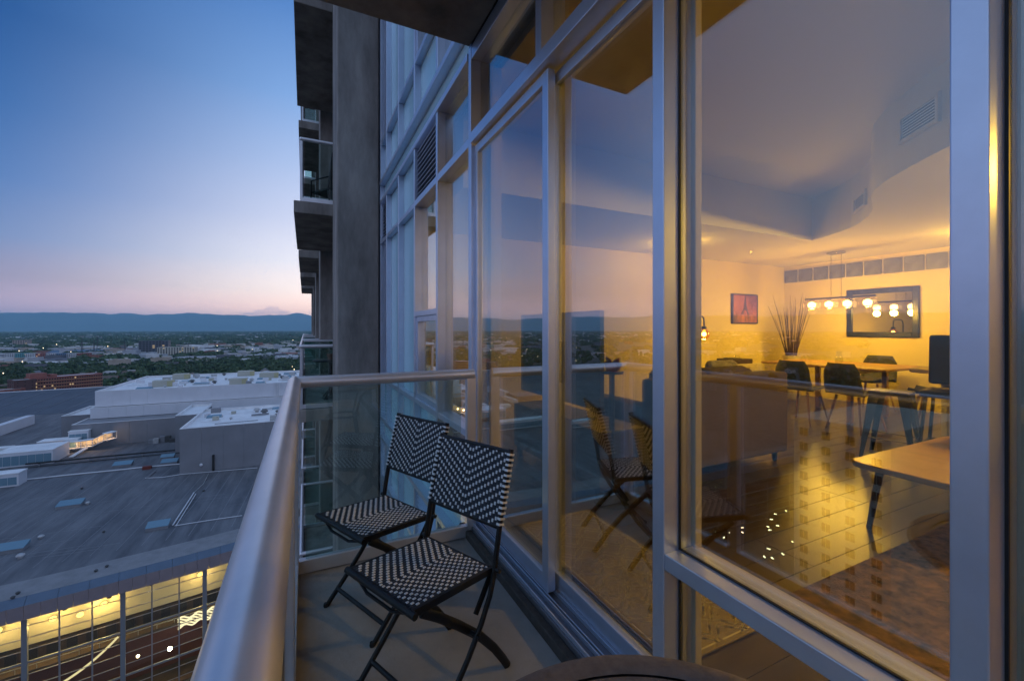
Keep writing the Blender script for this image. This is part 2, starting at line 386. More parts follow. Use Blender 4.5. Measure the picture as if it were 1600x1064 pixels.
# ================================================================== BALCONY RAILINGS
def railing(label, y0, y1, floor, near_end, far_end, posts, group=None, xr=-.05, fine=True):
    r = thing('balcony_railing', label, 'railing', (xr, (y0+y1)/2, floor), group)
    top = floor + 1.07; n = 20 if fine else 10
    rr = .033
    zc = top - rr
    path = []
    if near_end: path += [(.97, y0, zc), (xr+.001, y0, zc)]
    hr = MB()
    if near_end: hr.tube([(.97,y0,zc),(xr,y0,zc)], rr, n)
    hr.tube([(xr,y0-(.0 if near_end else .3),zc),(xr,y1+.0,zc)], rr, n)
    hr.ball((xr,y1,zc), rr, n, 10)
    if near_end: hr.ball((xr,y0,zc), rr, n, 10)
    hr.build('handrail', RAIL, r, smooth=True)
    if far_end: MB().tube([(xr,y1,zc),(.975,y1,zc)], rr*.98, n).build('handrail', RAIL, r, smooth=True)
    def infill(p, q):     # bottom rail + glass between two points in plan
        p, q = Vector((*p,0)), Vector((*q,0)); d = (q-p).normalized()
        MB().beam(p+Vector((0,0,floor+.045)), q+Vector((0,0,floor+.045)), .04, .07).build('bottom_rail', RAIL, r, bevel=.003)
        a, c = p + d*.035, q - d*.035
        MB().beam(a+Vector((0,0,(floor+.0805+zc-.02)/2)), c+Vector((0,0,(floor+.0805+zc-.02)/2)), .01, zc-.02-floor-.0805).build('glass_panel', GLASS_R, r)
    ps = list(posts)
    for i, y in enumerate(ps):
        MB().box(xr-.02, xr+.02, y-.03, y+.03, floor+.001, zc-.01).build('post', RAIL, r, bevel=.003)
    for a, c in zip(ps[:-1], ps[1:]): infill((xr, a+.031), (xr, c-.031))
    if far_end:
        MB().box(.925,.985,y1-.02,y1+.02,floor+.001,zc-.01).build('post', RAIL, r, bevel=.003)
        infill((xr+.021, y1), (.924, y1))
    if near_end:
        MB().box(.925,.985,y0-.02,y0+.02,floor+.001,zc-.01).build('post', RAIL, r, bevel=.003)
        infill((xr+.021, y0), (.924, y0))
    return r
railing('grey metal and glass railing round the balcony with the two woven chairs', -3.3, 2.57, F0, False, True, [-3.2, -2.0, -.78, .42, 1.62, 2.55])
names = {4: 'glass railing of the balcony one storey up, seen beyond the concrete column', 3: 'glass railing of the neighbouring balcony at the same storey, beyond the concrete column',
         2: 'glass railing of the neighbouring balcony one storey down, beyond the concrete column', 5: 'glass railing of the balcony two storeys up, beyond the concrete column'}
for li in (2, 3, 4, 5):
    railing(names[li], 7.83, 11.28, LVL[li]+.2, True, True, [7.85, 9.55, 11.26], fine=False)
for mi in (2, 3, 4):
    for li in (2, 3, 4, 5):
        y0, y1 = MODS[mi]
        railing('small glass railing of a balcony farther along the tower, mostly hidden by columns', y0+.08, y1-.08, LVL[li]+.2, True, False, [y0+.1, (y0+y1)/2, y1-.1], 'railings of the farther balconies', fine=False)

# furniture on the neighbour's balconies
def patio_chair(loc, rz, label):
    t = thing('patio_chair', label, 'chair', loc); M = T(Vector(loc)) @ Rz(rz)
    def P(b, n): put(n, b.mesh(n), BLACK, t, M, smooth=True)
    P(MB().box(-.24,.24,-.24,.24,.40,.43), 'seat')
    P(MB().obox((0,.29,.72),(.24,0,0),(0,.012,-.003),(0,.07,.30)), 'backrest')
    for s_ in (-1,1):
        P(MB().tube([(s_*.26,-.24,0),(s_*.26,-.22,.62),(s_*.26,.27,.62)], .014, 8), 'arm')
        P(MB().tube([(s_*.26,.30,0),(s_*.26,.24,.42),(s_*.26,.36,1.02)], .014, 8), 'leg')
patio_chair((.45, 8.6, LVL[4]+.2), R_(215), 'dark metal patio chair behind the glass of the balcony one storey up')
t = thing('patio_table', 'small dark table on the neighbouring balcony at the same storey', 'table', (.45, 8.9, LVL[3]+.2))
z = LVL[3]+.2
MB().lathe([(.30,z+.70),(.33,z+.71),(.33,z+.73),(.30,z+.74)], 18, (.45,8.9,0)).build('tabletop', BLACK, t)
MB().lathe([(.16,z),(.16,z+.02),(.03,z+.05),(.03,z+.70)], 12, (.45,8.9,0)).build('pedestal', BLACK, t)
for k in range(3):
    a = k*2.1; MB().tube([(.45,8.9,z+.2),(.45+.25*math.cos(a),8.9+.25*math.sin(a),z)], .014, 6).build('leg', BLACK, t)
t = thing('potted_plant', 'small leafy pot plant on the dark table of the neighbouring balcony', 'plant', (.45, 8.9, z+.741))
MB().lathe([(.05,z+.741),(.075,z+.85),(.065,z+.85)], 12, (.45,8.9,0)).build('pot', mat('clay_pot', (.25,.11,.07), .8), t)
b = MB(); rnd = random.Random(5)
for i in range(70):
    a, h, r = rnd.uniform(0,6.28), rnd.uniform(.86,1.08), rnd.uniform(.0,.12)
    c = Vector((.45+r*math.cos(a), 8.9+r*math.sin(a), z+h)); d = Vector((math.cos(a),math.sin(a),rnd.uniform(-.3,.6)))*.035
    s_ = d.cross(Vector((0,0,1))).normalized()*.016
    b.add([c-d, c+s_, c+d, c-s_], [(0,1,2,3)])
b.build('foliage', mat('pot_leaf', (.03,.08,.025), .6), t)

# ================================================================== BALCONY FURNITURE
WEAVE = mat('navy_weave', (.016,.022,.036), .5, var=.35, vscale=160, bump=.6, bscale=220)
STRAND = mat('white_strand', (.80,.80,.82), .5)
def bistro_chair(loc, front_deg, label):
    """local frame: x = sideways, y = backwards, z = up, origin on the floor below the seat centre"""
    t = thing('folding_chair', label, 'chair', loc, 'woven folding chairs on the balcony')
    M = T(Vector(loc)) @ Rz(front_deg) @ Matrix.Diagonal((.93,.96,1,1))
    def P(b, n, m_=BLACK, par=None, **k): return put(n, b.mesh(n), m_, par or t, M, **k)
    # panels: (origin, across, along, normal)
    def woven(name, o, across, along, nrm, w, h, ncol, nper, front_only=False):
        o, ax, al, nr = Vector(o), Vector(across).normalized(), Vector(along).normalized(), Vector(nrm).normalized()
        core = MB(); k = ncol*2                        # ribbed core: one rounded ridge per strand column
        vs = []; th = .006
        for side in (1, -1):
            for i in range(k+1):
                hgt = th + .0022*abs(math.sin(math.pi*i/2))
                for e in (0, 1):
                    vs.append(o + ax*(-w/2 + w*i/k) + al*(h*e) + nr*hgt*side)
        fs = [(2*i, 2*i+2, 2*i+3, 2*i+1) for i in range(k)]
        q = 2*(k+1)
        fs += [(q+2*i+1, q+2*i+3, q+2*i+2, q+2*i) for i in range(k)]
        fs += [(0, q, q+2*k, 2*k)] if False else []
        core.add(vs, fs)
        core.obox(o+al*h/2, ax*(w/2+.002), al*(h/2+.002), nr*.0055)
        p = P(core, name, WEAVE)
        d = MB(); per = h/nper; cw = w/ncol
        for i in range(ncol):
            dist = abs(i + .5 - ncol/2) - .5
            ph = (dist/3.0) % 1.0
            for j in range(-1, nper+1):
                a0 = (j + ph)*per; a1 = a0 + per*.46
                a0, a1 = max(a0, .003), min(a1, h-.003)
                if a1 - a0 < per*.15: continue
                x = -w/2 + (i+.5)*cw + random.uniform(-.0006,.0006)
                c = o + ax*x + al*((a0+a1)/2)
                ha, hl, ht = cw*.27, (a1-a0)/2, .0105
                # a strand that arches over the weave: bevelled lozenge through both faces
                for sd in (1, -1):
                    b0 = c + nr*sd*.006; tp = c + nr*sd*ht
                    d.add([b0-ax*ha-al*hl, b0+ax*ha-al*hl, b0+ax*ha+al*hl, b0-ax*ha+al*hl,
                           tp-ax*ha*.7-al*hl*.75, tp+ax*ha*.7-al*hl*.75, tp+ax*ha*.7+al*hl*.75, tp-ax*ha*.7+al*hl*.75],
                          [(4,5,6,7),(0,1,5,4),(1,2,6,5),(2,3,7,6),(3,0,4,7)])
        P(d, 'white_strands', STRAND, p, kind='stuff')
        return p
    zs_f, zs_r = .455, .435
    al = Vector((0, .36, zs_r-zs_f))
    woven('seat', (0,-.18,zs_f), (1,0,0), al, (0,.02,1), .375, .36, 24, 12)
    # seat frame: side rails, front bar with protruding ends, rear bar
    for s_ in (-1,1):
        P(MB().beam((s_*.194,-.185,zs_f-.004),(s_*.194,.185,zs_r-.004), .014, .024), 'seat_rail', bevel=.002)
    P(MB().tube([(-.215,-.188,zs_f-.004),(.215,-.188,zs_f-.004)], .012, 12).tube([(-.16,-.175,zs_f-.02),(-.08,-.183,zs_f-.042),(.08,-.183,zs_f-.042),(.16,-.175,zs_f-.02)], .006, 8), 'front_bar', smooth=True)
    P(MB().tube([(-.20,.188,zs_r-.004),(.20,.188,zs_r-.004)], .010, 12), 'rear_bar', smooth=True)
    # uprights run down past the seat and sweep forward to the front feet
    up = [(.286,.862),(.254,.74),(.218,.60),(.198,.50),(.186,.43),(.160,.355),(.112,.275),(.045,.190),(-.03,.112),(-.105,.04),(-.145,.0)]
    bot = Vector((0,.215,.585)); topv = Vector((0,.283,.850))
    bal = topv - bot
    for s_ in (-1,1):
        P(MB().tube([(s_*.213,y,z) for y,z in up], .0125, 12, flat=.75, side=(0,1,0)), 'upright', smooth=True)
        # rear leg: flat bar from under the seat front to the rear foot
        rl = [(-.135,.425),(-.06,.372),(.03,.300),(.14,.205),(.22,.118),(.275,.045),(.305,.0)]
        P(MB().tube([(s_*.178,y,z) for y,z in rl], .0165, 10, flat=.5, side=(0,.6,.8)), 'rear_leg', smooth=True)
        P(MB().beam((s_*.196,.10,.31),(s_*.196,.19,.43), .008, .022), 'hinge_link')
        P(MB().tube([(s_*.165,.086,.248),(s_*.232,.086,.248)], .008, 10), 'pivot_bolt', smooth=True)
        P(MB().tube([(s_*.205,.188,.44),(s_*.238,.188,.44)], .009, 10), 'seat_bolt', smooth=True)
        P(MB().lathe([(.011,0),(.0125,.008),(.011,.018)], 10, (s_*.213,-.145,-.0)), 'foot_cap', GASKET)
    P(MB().tube([(-.205,-.085,.06),(.205,-.085,.06)], .010, 10), 'front_stretcher', smooth=True)
    P(MB().tube([(-.175,.235,.10),(.175,.235,.10)], .009, 10), 'rear_stretcher', smooth=True)
    P(MB().tube([(-.178,-.12,.414),(.178,-.12,.414)], .009, 10), 'under_seat_bar', smooth=True)
    # backrest between the uprights with a thin border
    nrm = Vector((1,0,0)).cross(bal)
    woven('backrest', bot, (1,0,0), bal, nrm, .405, bal.length, 24, 9)
    e = bal.normalized()
    for p in (bot, topv): P(MB().tube([p+Vector((-.215,0,0)), p+Vector((.215,0,0))], .0095, 10), 'backrest_border', smooth=True)
    # strands wrapped round the upright at the panel's sides
    wr = MB()
    for s_ in (-1,1):
        for j in range(14):
            c = bot + bal*((j+.6)/14); a = e*.004
            wr.obox(c+Vector((s_*.214,0,0)), (.0085,0,0), nrm.normalized()*.0142, a)
    P(wr, 'wrapped_strands', STRAND, kind='stuff')
    return t
CH_ROT = -math.atan2(.89, .455) + math.pi/2 + 0     # local +y (back) -> world (.89,.455)
CH_ROT = math.atan2(.41, .912) - math.pi/2
bistro_chair((.385, 1.548, F0), CH_ROT, 'black and white woven folding chair closer to the round table')
bistro_chair((.300, 2.095, F0), CH_ROT, 'black and white woven folding chair in the corner by the end railing')

TBL = mat('table_metal', (.14,.118,.112), .5, .2, var=.25, vscale=40, bump=.15, bscale=120)
tx, ty, tz, tr = .368, .284, -.60, .377
t = thing('round_table', 'round dark metal patio table beside the balcony railing', 'table', (tx,ty,F0))
MB().lathe([(tr-.045,tz-.02),(tr-.012,tz-.026),(tr,tz-.014),(tr-.004,tz-.002),(tr-.014,tz+.002),(tr-.040,tz-.001),(tr-.046,tz-.004)], 72, (tx,ty,0), caps=False).build('rim', TBL, t, smooth=True)
seg = 4
for k in range(seg):
    a0, a1 = 2*math.pi*k/seg + .5, 2*math.pi*(k+1)/seg + .5
    pts = [(tx+.006*math.cos((a0+a1)/2), ty+.006*math.sin((a0+a1)/2))]
    for i in range(19):
        a = a0 + .012 + (a1-a0-.024)*i/18; r = tr-.049
        pts.append((tx+r*math.cos(a), ty+r*math.sin(a)))
    MB().prism(pts, tz-.018, tz-.005).build('top_panel', TBL, t, bevel=.002)
MB().lathe([(.0001,tz-.024),(tr-.03,tz-.024),(tr-.03,tz-.0185),(.0001,tz-.0185)], 48, (tx,ty,0), caps=False).build('top_plate', TBL, t)
for k in range(4):
    a = math.pi/4 + k*math.pi/2
    f = lambda r, z: (tx+r*math.cos(a), ty+r*math.sin(a), z)
    MB().tube([f(.30,tz-.024), f(.22,tz-.12), f(.16,tz-.3), f(.20,F0+.2), f(.29,F0+.012)], .012, 10).build('leg', TBL, t, smooth=True)
MB().lathe([(.155,-.92),(.17,-.92),(.17,-.90),(.155,-.90)], 24, (tx,ty,0), caps=False).build('brace_ring', TBL, t)

# ================================================================== INTERIOR OF THE FLAT
XB, YL, YN = 8.40, 5.14, -3.0       # back wall (parallel to the glass), far wall with the painting, near wall
ZC, ZU = 1.195, 1.767               # lower and upper ceiling
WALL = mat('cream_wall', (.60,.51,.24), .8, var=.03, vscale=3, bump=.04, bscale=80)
CEIL = mat('white_ceiling', (.70,.69,.66), .85)
WARM = (1, .52, .05)
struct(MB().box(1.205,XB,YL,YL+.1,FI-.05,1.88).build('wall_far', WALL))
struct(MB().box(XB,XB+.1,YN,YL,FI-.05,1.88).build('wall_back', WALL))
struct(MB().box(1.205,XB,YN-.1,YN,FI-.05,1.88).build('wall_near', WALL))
flr = struct(MB().box(1.2,XB,YN,YL,FI-.04,FI-.014).build('floor', mat('subfloor', (.02,.014,.01), .8)))
WOODS = [mat('floor_board_%d' % i, c, .28, var=.35, vscale=4, stretch=(1,14,1), bump=.05, bscale=20) for i, c in enumerate([(.036,.018,.009),(.029,.015,.007),(.043,.022,.011),(.026,.013,.007)])]
rnd = random.Random(3); row = 0; y = YN; shared = {}
while y < YL - .01:
    w = min(.16, YL - y); x = 1.205 - rnd.uniform(0, 1.6) ; x = 1.205; first = True
    while x < XB - .01:
        ln = rnd.choice((1.2,1.8,2.4)) if first else 2.4
        first = False
        ln = min(ln, XB - x)
        key = (round(ln,3), round(w,3), rnd.randrange(4))
        if key not in shared:
            me = MB().box(0, ln-.004, 0, w-.004, 0, .0135).mesh('plank'); me.materials.append(WOODS[key[2]]); shared[key] = me
        put('plank', shared[key], None, flr, T(Vector((x+.002, y+.002, FI-.0138))))
        x += ln
    y += w
# ceilings: the raised part by the window ends in a curved soffit
curve = [(6.18,3.42),(6.06,3.18),(5.93,2.96),(5.78,2.76),(5.58,2.57),(5.36,2.40),(5.12,2.26),(4.86,2.15),(4.62,2.05),(4.42,1.94),(4.27,1.82),(4.14,1.69),(4.02,1.55),(3.90,1.40),(3.79,1.25),(3.66,1.05),(3.55,.80),(3.46,.5),(3.40,.1),(3.38,YN)]
up_poly = [(1.205,YN)] + curve[::-1] + [(1.205,3.42)]
struct(MB().prism(up_poly, ZU, ZU+.05).build('ceiling', CEIL))
low_poly = [(1.205,3.42)] + curve + [(XB,YN),(XB,YL),(1.205,YL)]
struct(MB().prism(low_poly, ZC, ZU+.05).build('ceiling_soffit', CEIL))
# soffit grilles
def grille(p, q, z0, z1, label):
    p, q = Vector((*p,0)), Vector((*q,0)); d = (q-p).normalized(); n = Vector((-d.y, d.x, 0))
    if n.x > 0: n = -n
    c = (p+q)/2; hw = (q-p).length/2
    g = thing('air_vent', label, 'vent', (c.x, c.y, z0))
    zc, hz = (z0+z1)/2, (z1-z0)/2
    MB().obox(c+n*.004+Vector((0,0,zc)), d*hw, n*.003, (0,0,hz)).build('back_plate', mat('vent_grey', (.16,.16,.17), .8), g)  # plain dark grey plate behind the slats
    fr = MB()
    for e, a in ((d*hw, 1), (-d*hw, 1)): fr.obox(c+e+n*.012+Vector((0,0,zc)), d*.012, n*.012, (0,0,hz+.012))
    for s_ in (-1,1): fr.obox(c+n*.012+Vector((0,0,zc+s_*hz)), d*(hw-.013), n*.011, (0,0,.012))
    fr.build('vent_frame', CEIL, g)
    for i in range(8):
        MB().obox(c+n*.014+Vector((0,0,z0+.018+(i)*(z1-z0-.036)/7)), d*(hw-.014), n*.006-Vector((0,0,.005)), (0,0,.0025)).build('slat', CEIL, g)
grille((4.05,1.60),(3.835,1.315), 1.40, 1.58, 'long white slatted air vent on the curved ceiling soffit')
grille((5.70,2.68),(5.42,2.445), 1.34, 1.49, 'short white slatted air vent in the hollow of the curved soffit')
t = thing('sprinkler', 'small sprinkler head on the lower ceiling over the dining corner', 'sprinkler', (6.2,4.2,ZC))
sp = atZ(1173,392,ZC)
MB().lathe([(.03,ZC-.001),(.03,ZC-.008),(.012,ZC-.012),(.008,ZC-.04),(.022,ZC-.043),(.022,ZC-.047)], 12, (sp.x,sp.y,0)).build('sprinkler_body', mat('chrome', (.6,.6,.6), .2, .9), t)
# glass block clerestory
gb = thing('glass_block_window', 'strip of dark glass blocks high on the dining room wall', 'window', (XB, 2, .88))
BLK = mat('block_glass', (.13,.13,.16), .12, spec=.7, var=.4, vscale=9, bump=.5, bscale=18)
MB().box(XB-.012,XB-.002,-.4,YL-.002,.875,1.132).build('mortar', mat('mortar', (.55,.5,.42), .8), gb)
me = MB().box(-.02,0,-.121,.121,-.117,.117).mesh('glass_block'); me.materials.append(BLK)
for i in range(21):
    put('glass_block', me, None, gb, T(Vector((XB-.0125, YL-.135-i*.262, 1.0035))), bevel=.012)
# mirror
mi = thing('wall_mirror', 'large wall mirror in a wide black frame', 'mirror', (XB,3.59,-.135))
b = MB(); y0,y1,z0,z1,fw = 3.105,4.072,-.134,.66,.085
b.box(XB-.04,XB-.002,y0,y0+fw,z0,z1).box(XB-.04,XB-.002,y1-fw,y1,z0,z1).box(XB-.039,XB-.002,y0+fw,y1-fw,z0,z0+fw).box(XB-.039,XB-.002,y0+fw,y1-fw,z1-fw,z1)
b.build('mirror_frame', mat('black_lacquer', (.015,.018,.025), .25), mi, bevel=.01)
MB().box(XB-.018,XB-.003,y0+fw,y1-fw,z0+fw,z1-fw).build('mirror_glass', mat('silvered_glass', (.75,.76,.78), .02, 1.0), mi)
# painting of a lattice tower at dusk
pa = thing('painting', 'framed red and orange painting of a tall tower at dusk', 'painting', (7.195,YL,.115))
X0,X1,Z0,Z1 = 6.87,7.52,.115,.61; yy = YL-.002
MB().box(X0,X1,yy-.03,yy,Z0,Z1).build('canvas', mat('canvas_red', (.10,.022,.022), .7, vscale=5, col2=(.42,.13,.05)), pa)
b = MB(); w=.02
b.box(X0-w,X0,yy-.04,yy,Z0-w,Z1+w).box(X1,X1+w,yy-.04,yy,Z0-w,Z1+w).box(X0,X1,yy-.04,yy,Z0-w,Z0).box(X0,X1,yy-.04,yy,Z1,Z1+w)
b.build('picture_frame', mat('dark_frame', (.03,.02,.02), .4), pa)
xm=(X0+X1)/2; b=MB()
b.prism([(0,0)]*0+[(xm-.11,Z0+.15),(xm-.055,Z0+.15),(xm-.03,Z0+.22),(xm+.03,Z0+.22),(xm+.055,Z0+.15),(xm+.11,Z0+.15),(xm+.045,Z0+.27),(xm+.018,Z0+.42),(xm+.003,Z0+.485),(xm-.003,Z0+.485),(xm-.018,Z0+.42),(xm-.045,Z0+.27)], 0, .002)
b.v = [(x, yy-.0305-z, y) for x,y,z in b.v]
b.build('painted_tower', mat('paint_dark', (.05,.02,.02), .7), pa)
b = MB().box(X0+.005,X1-.005,yy-.032,yy-.0302,Z0+.005,Z0+.145); b.build('painted_ground', mat('paint_ground', (.05,.03,.035), .6, vscale=14, col2=(.45,.16,.06), stretch=(1,1,.3)), pa)
# linear chandelier over the dining table
ch = thing('chandelier', 'linear dining chandelier with four lit glass cubes on a black bar', 'chandelier', (7.38,3.70,ZC))
cx, ys = 7.38, (4.08,3.83,3.58,3.32); zb = .47
CHR = MATS['chrome']
MB().box(cx-.05,cx+.05,3.62,3.84,ZC-.04,ZC-.001).build('canopy', CHR, ch, bevel=.004)
MB().box(cx-.012,cx+.012,3.22,4.18,zb,zb+.025).build('bar', BLACK, ch)
for yq in (3.66,3.80): MB().tube([(cx,yq,zb+.025),(cx,yq,ZC-.04)], .003, 6).build('cable', BLACK, ch)
for yq in ys:
    s_ = put('glass_shade', MB().box(cx-.085,cx+.085,yq-.088,yq+.088,zb-.150,zb-.006).mesh('glass_shade'), glass('lamp_glass', .08, (1,.93,.78)), ch, bevel=.012)
    MB().lathe([(.022,zb-.0055),(.022,zb-.03),(.012,zb-.04)], 10, (cx,yq,0)).build('bulb_holder', CHR, s_)
    MB().lathe([(.02,zb-.04),(.05,zb-.055),(.056,zb-.09),(.045,zb-.12),(.01,zb-.13)], 14, (cx,yq,0)).build('bulb', emis('bulb_glow', (1,.60,.20), 13), s_, smooth=True)
    lamp('bulb_light', (cx, yq, zb-.19), 36, WARM, .05, ch)
# globe floor lamp by the far wall
gx, gy, gz = 5.52, 4.60, -.06
fl = thing('floor_lamp', 'black curved floor lamp with an amber glass globe near the painting', 'lamp', (gx-.42,gy,FI))
MB().tube([(gx-.42,gy,FI),(gx-.42,gy,.12),(gx-.38,gy,.18),(gx-.30,gy,.20),(gx-.06,gy,.20),(gx-.01,gy,.17),(gx,gy,.10),(gx,gy,.04)], .011, 8).build('pole', BLACK, fl, smooth=True)
MB().lathe([(.13,FI),(.13,FI+.02),(.02,FI+.03)], 20, (gx-.42,gy,0)).build('base', BLACK, fl)
MB().lathe([(.035,.04),(.04,.01),(.04,0)], 12, (gx,gy,0)).build('cap', BLACK, fl)
g_ = MB().ball((gx,gy,gz-.02), .085, 16, 10).build('globe', glass('amber_glass', .07, (1,.72,.32)), fl, smooth=True)
MB().ball((gx,gy,gz-.02), .035, 10, 7).build('bulb', emis('globe_glow', (1,.6,.18), 30), g_, smooth=True)
lamp('globe_light', (gx,gy,gz-.13), 26, WARM, .05, fl)
# kitchen ceiling lights and one added behind the sofa (their glow fills the right-hand side of the room)
for (kx, ky) in ((4.2,-.2),(6.9,.7),(7.3,2.0),(4.62,4.3)):  # first set to light the rugs; last added for light, hidden by a mullion
    k = thing('ceiling_light', 'round warm ceiling light on the kitchen side' if ky < 3 else 'round warm ceiling light added behind the sofa, hidden from view', 'light', (kx,ky,ZC), 'kitchen ceiling lights' if ky < 3 else None)
    MB().lathe([(.09,ZC-.001),(.09,ZC-.02),(.075,ZC-.022)], 20, (kx,ky,0), caps=False).build('trim_ring', CHR, k)
    MB().lathe([(.074,ZC-.004),(.074,ZC-.016),(.0001,ZC-.018)], 20, (kx,ky,0)).build('diffuser', emis('downlight_glow', (1,.66,.28), 14), k)
    lamp('downlight', (kx,ky,ZC-.12), 30 if ky > 3 else (290 if ky < 0 else 85), WARM, .08, k)

# ---- dining table and chairs
WOOD = mat('oak', (.30,.17,.07), .4, var=.3, vscale=3, stretch=(1,9,1), bump=.04)
dt = thing('dining_table', 'rectangular wooden dining table with straight legs', 'table', (6.95,3.5,FI))
zt = FI+.745
MB().box(6.42,7.48,2.70,4.30,zt-.035,zt).build('tabletop', WOOD, dt, bevel=.015)
for (x,y) in ((6.50,3.12),(7.40,3.12),(6.50,4.0),(7.40,4.0)):
    MB().box(x-.03,x+.03,y-.03,y+.03,FI+.001,zt-.036).build('leg', WOOD, dt, bevel=.004)
MB().box(6.53,7.37,3.09,3.15,zt-.10,zt-.037).box(6.53,7.37,3.97,4.03,zt-.10,zt-.037).build('apron', WOOD, dt)
vz = thing('glass_vase', 'small clear glass vase on the dining table', 'vase', (6.9,3.45,zt))
MB().lathe([(.03,zt+.001),(.05,zt+.03),(.045,zt+.10),(.03,zt+.15),(.04,zt+.18)], 14, (6.9,3.45,0), caps=False).build('vase_body', glass('vase_glass', .1, (.9,.92,.92)), vz, smooth=True)
SHELL = mat('charcoal_fabric', (.035,.034,.037), .8, bump=.2, bscale=150)
def shell_chair(x, y, rz, label, g='dining chairs'):
    t = thing('dining_chair', label, 'chair', (x,y,FI), g); M = T(Vector((x,y,FI))) @ Rz(rz)   # local -y = front
    vs, fs = [], []; nu, nv = 12, 16
    for j in range(nv+1):
        tt = j/nv
        if tt < .5:
            s_ = tt/.5; y_, z_ = -.22+.40*s_, .46-.025*math.sin(s_*math.pi); w = .20+.03*s_
        else:
            s_ = (tt-.5)/.5; y_ = .18+.10*math.sin(min(1,s_*1.3)*math.pi/2)+.02*s_; z_ = .46+.37*s_**1.15; w = .23-.03*s_-.05*max(0,s_-.75)/.25
        for i in range(nu+1):
            q = -1+2*i/nu
            curl = q*q
            vs.append((w*q, y_ - (0 if tt<.5 else .07*curl*math.sin(s_*math.pi*.6)), z_ + (.05*curl if tt<.5 else .0)))
    fs = [(j*(nu+1)+i, j*(nu+1)+i+1, (j+1)*(nu+1)+i+1, (j+1)*(nu+1)+i) for j in range(nv) for i in range(nu)]
    o = put('seat_shell', MB().add(vs, fs).mesh('seat_shell'), SHELL, t, M, smooth='all')
    sm = o.modifiers.new('thick', 'SOLIDIFY'); sm.thickness = .03; sm.offset = 0
    for sx in (-1,1):
        for sy in (-1,1):
            put('leg', MB().tube([(sx*.13,sy*.13,.43),(sx*.21,sy*.21,0)], [.016,.010], 8).mesh('leg'), WOOD, t, M, smooth=True)
    return t
shell_chair(5.98,3.42,R_(90), 'charcoal shell dining chair turned with its back to the sofa')
shell_chair(6.08,2.86,R_(80), 'charcoal shell dining chair between the sofa side of the table and the metal stool')
shell_chair(7.78,3.45,R_(-90), 'charcoal shell dining chair under the mirror, beyond the table')
shell_chair(6.95,2.42,R_(190), 'charcoal shell dining chair at the counter end of the table')
# vase of dry twigs in the corner
vx, vy = 7.75, 4.62
tv = thing('twig_vase', 'tall pale vase of dry dark twigs in the dining corner', 'vase', (vx,vy,FI))
MB().lathe([(.10,FI+.001),(.14,FI+.1),(.15,FI+.4),(.13,FI+.68),(.145,FI+.78),(.13,FI+.78),(.11,FI+.68)], 24, (vx,vy,0)).build('vase_body', mat('pale_ceramic', (.45,.40,.36), .4), tv, smooth=True)
rnd = random.Random(8)
for i in range(34):
    a = rnd.uniform(0,6.28); sp = rnd.uniform(.03,.42)*(1 if i%3 else .5); hh = rnd.uniform(1.45,1.86)
    p = [Vector((vx+.05*math.cos(a), vy+.05*math.sin(a), FI+.62))]
    for k in range(1,5):
        q = k/4; p.append(Vector((vx+math.cos(a)*(.05+sp*q**1.2)+rnd.uniform(-.012,.012), min(vy+math.sin(a)*(.05+sp*q**1.2), YL-.05), FI+.62+(hh-.62)*q)))
    MB().tube(p, [.007,.006,.005,.004,.002], 5).build('twig', mat('dry_twig', (.05,.022,.014), .8), tv)
# console with record player
cs = thing('console_table', 'pale low console against the wall under the painting', 'console', (6.65,4.9,FI))
MB().box(6.30,7.05,4.68,5.12,FI+.12,FI+.66).build('cabinet', mat('console_white', (.45,.40,.34), .5), cs, bevel=.008)
for x in (6.36,6.99):
    for y in (4.74,5.06): MB().tube([(x,y,FI+.12),(x,y,FI)], .016, 8).build('leg', WOOD, cs)
for x in (6.55,6.80): MB().box(x-.11,x+.11,4.668,4.679,FI+.16,FI+.62).build('door', MATS['console_white'], cs, bevel=.003)
rp = thing('record_player', 'dark record player on the pale console', 'record player', (6.6,4.9,FI+.66))
MB().box(6.38,6.84,4.72,5.06,FI+.662,FI+.74).build('plinth', mat('player_brown', (.04,.02,.015), .4), rp, bevel=.006)
MB().lathe([(.14,FI+.7405),(.14,FI+.752),(.01,FI+.754)], 24, (6.56,4.89,0)).build('platter', BLACK, rp)
MB().tube([(6.78,5.0,FI+.741),(6.78,5.0,FI+.78),(6.68,4.84,FI+.77)], .006, 6).build('tone_arm', CHR, rp)
# sofa
FAB = mat('taupe_fabric', (.085,.056,.034), .9, bump=.25, bscale=120, var=.1, vscale=10)
so = thing('sofa', 'brown fabric sofa with its plain back to the coffee table', 'sofa', (3.3,2.9,FI))
x0,x1,y0,y1 = 2.45,4.08,2.46,3.36
MB().box(x0,x1,y0+.19,y1,FI+.10,FI+.30).build('base', FAB, so, bevel=.02)
for x in (x0, x1-.20): MB().box(x,x+.20,y0+.201,y1+.01,FI+.301,FI+.62).build('armrest', FAB, so, bevel=.04)
MB().box(x0,x1,y0,y0+.189,FI+.10,FI+.845).build('backrest', FAB, so, bevel=.025)
for i in range(2):
    a = x0+.205+i*.612
    MB().box(a,a+.605,y0+.21,y1,FI+.302,FI+.46).build('seat_cushion', FAB, so, bevel=.04)
    MB().obox((a+.30,y0+.29,FI+.66),(.295,0,0),(0,.075,.02),(0,-.03,.22)).build('back_cushion', FAB, so, bevel=.04)
for x in (x0+.08,x1-.08):
    for y in (y0+.08,y1-.08): MB().lathe([(.018,FI+.001),(.025,FI+.10)], 10, (x,y,0)).build('foot', BLACK, so)
pw = thing('throw_pillow', 'pale patterned throw pillow showing above the sofa back', 'pillow', (3.7,2.8,FI+.46))
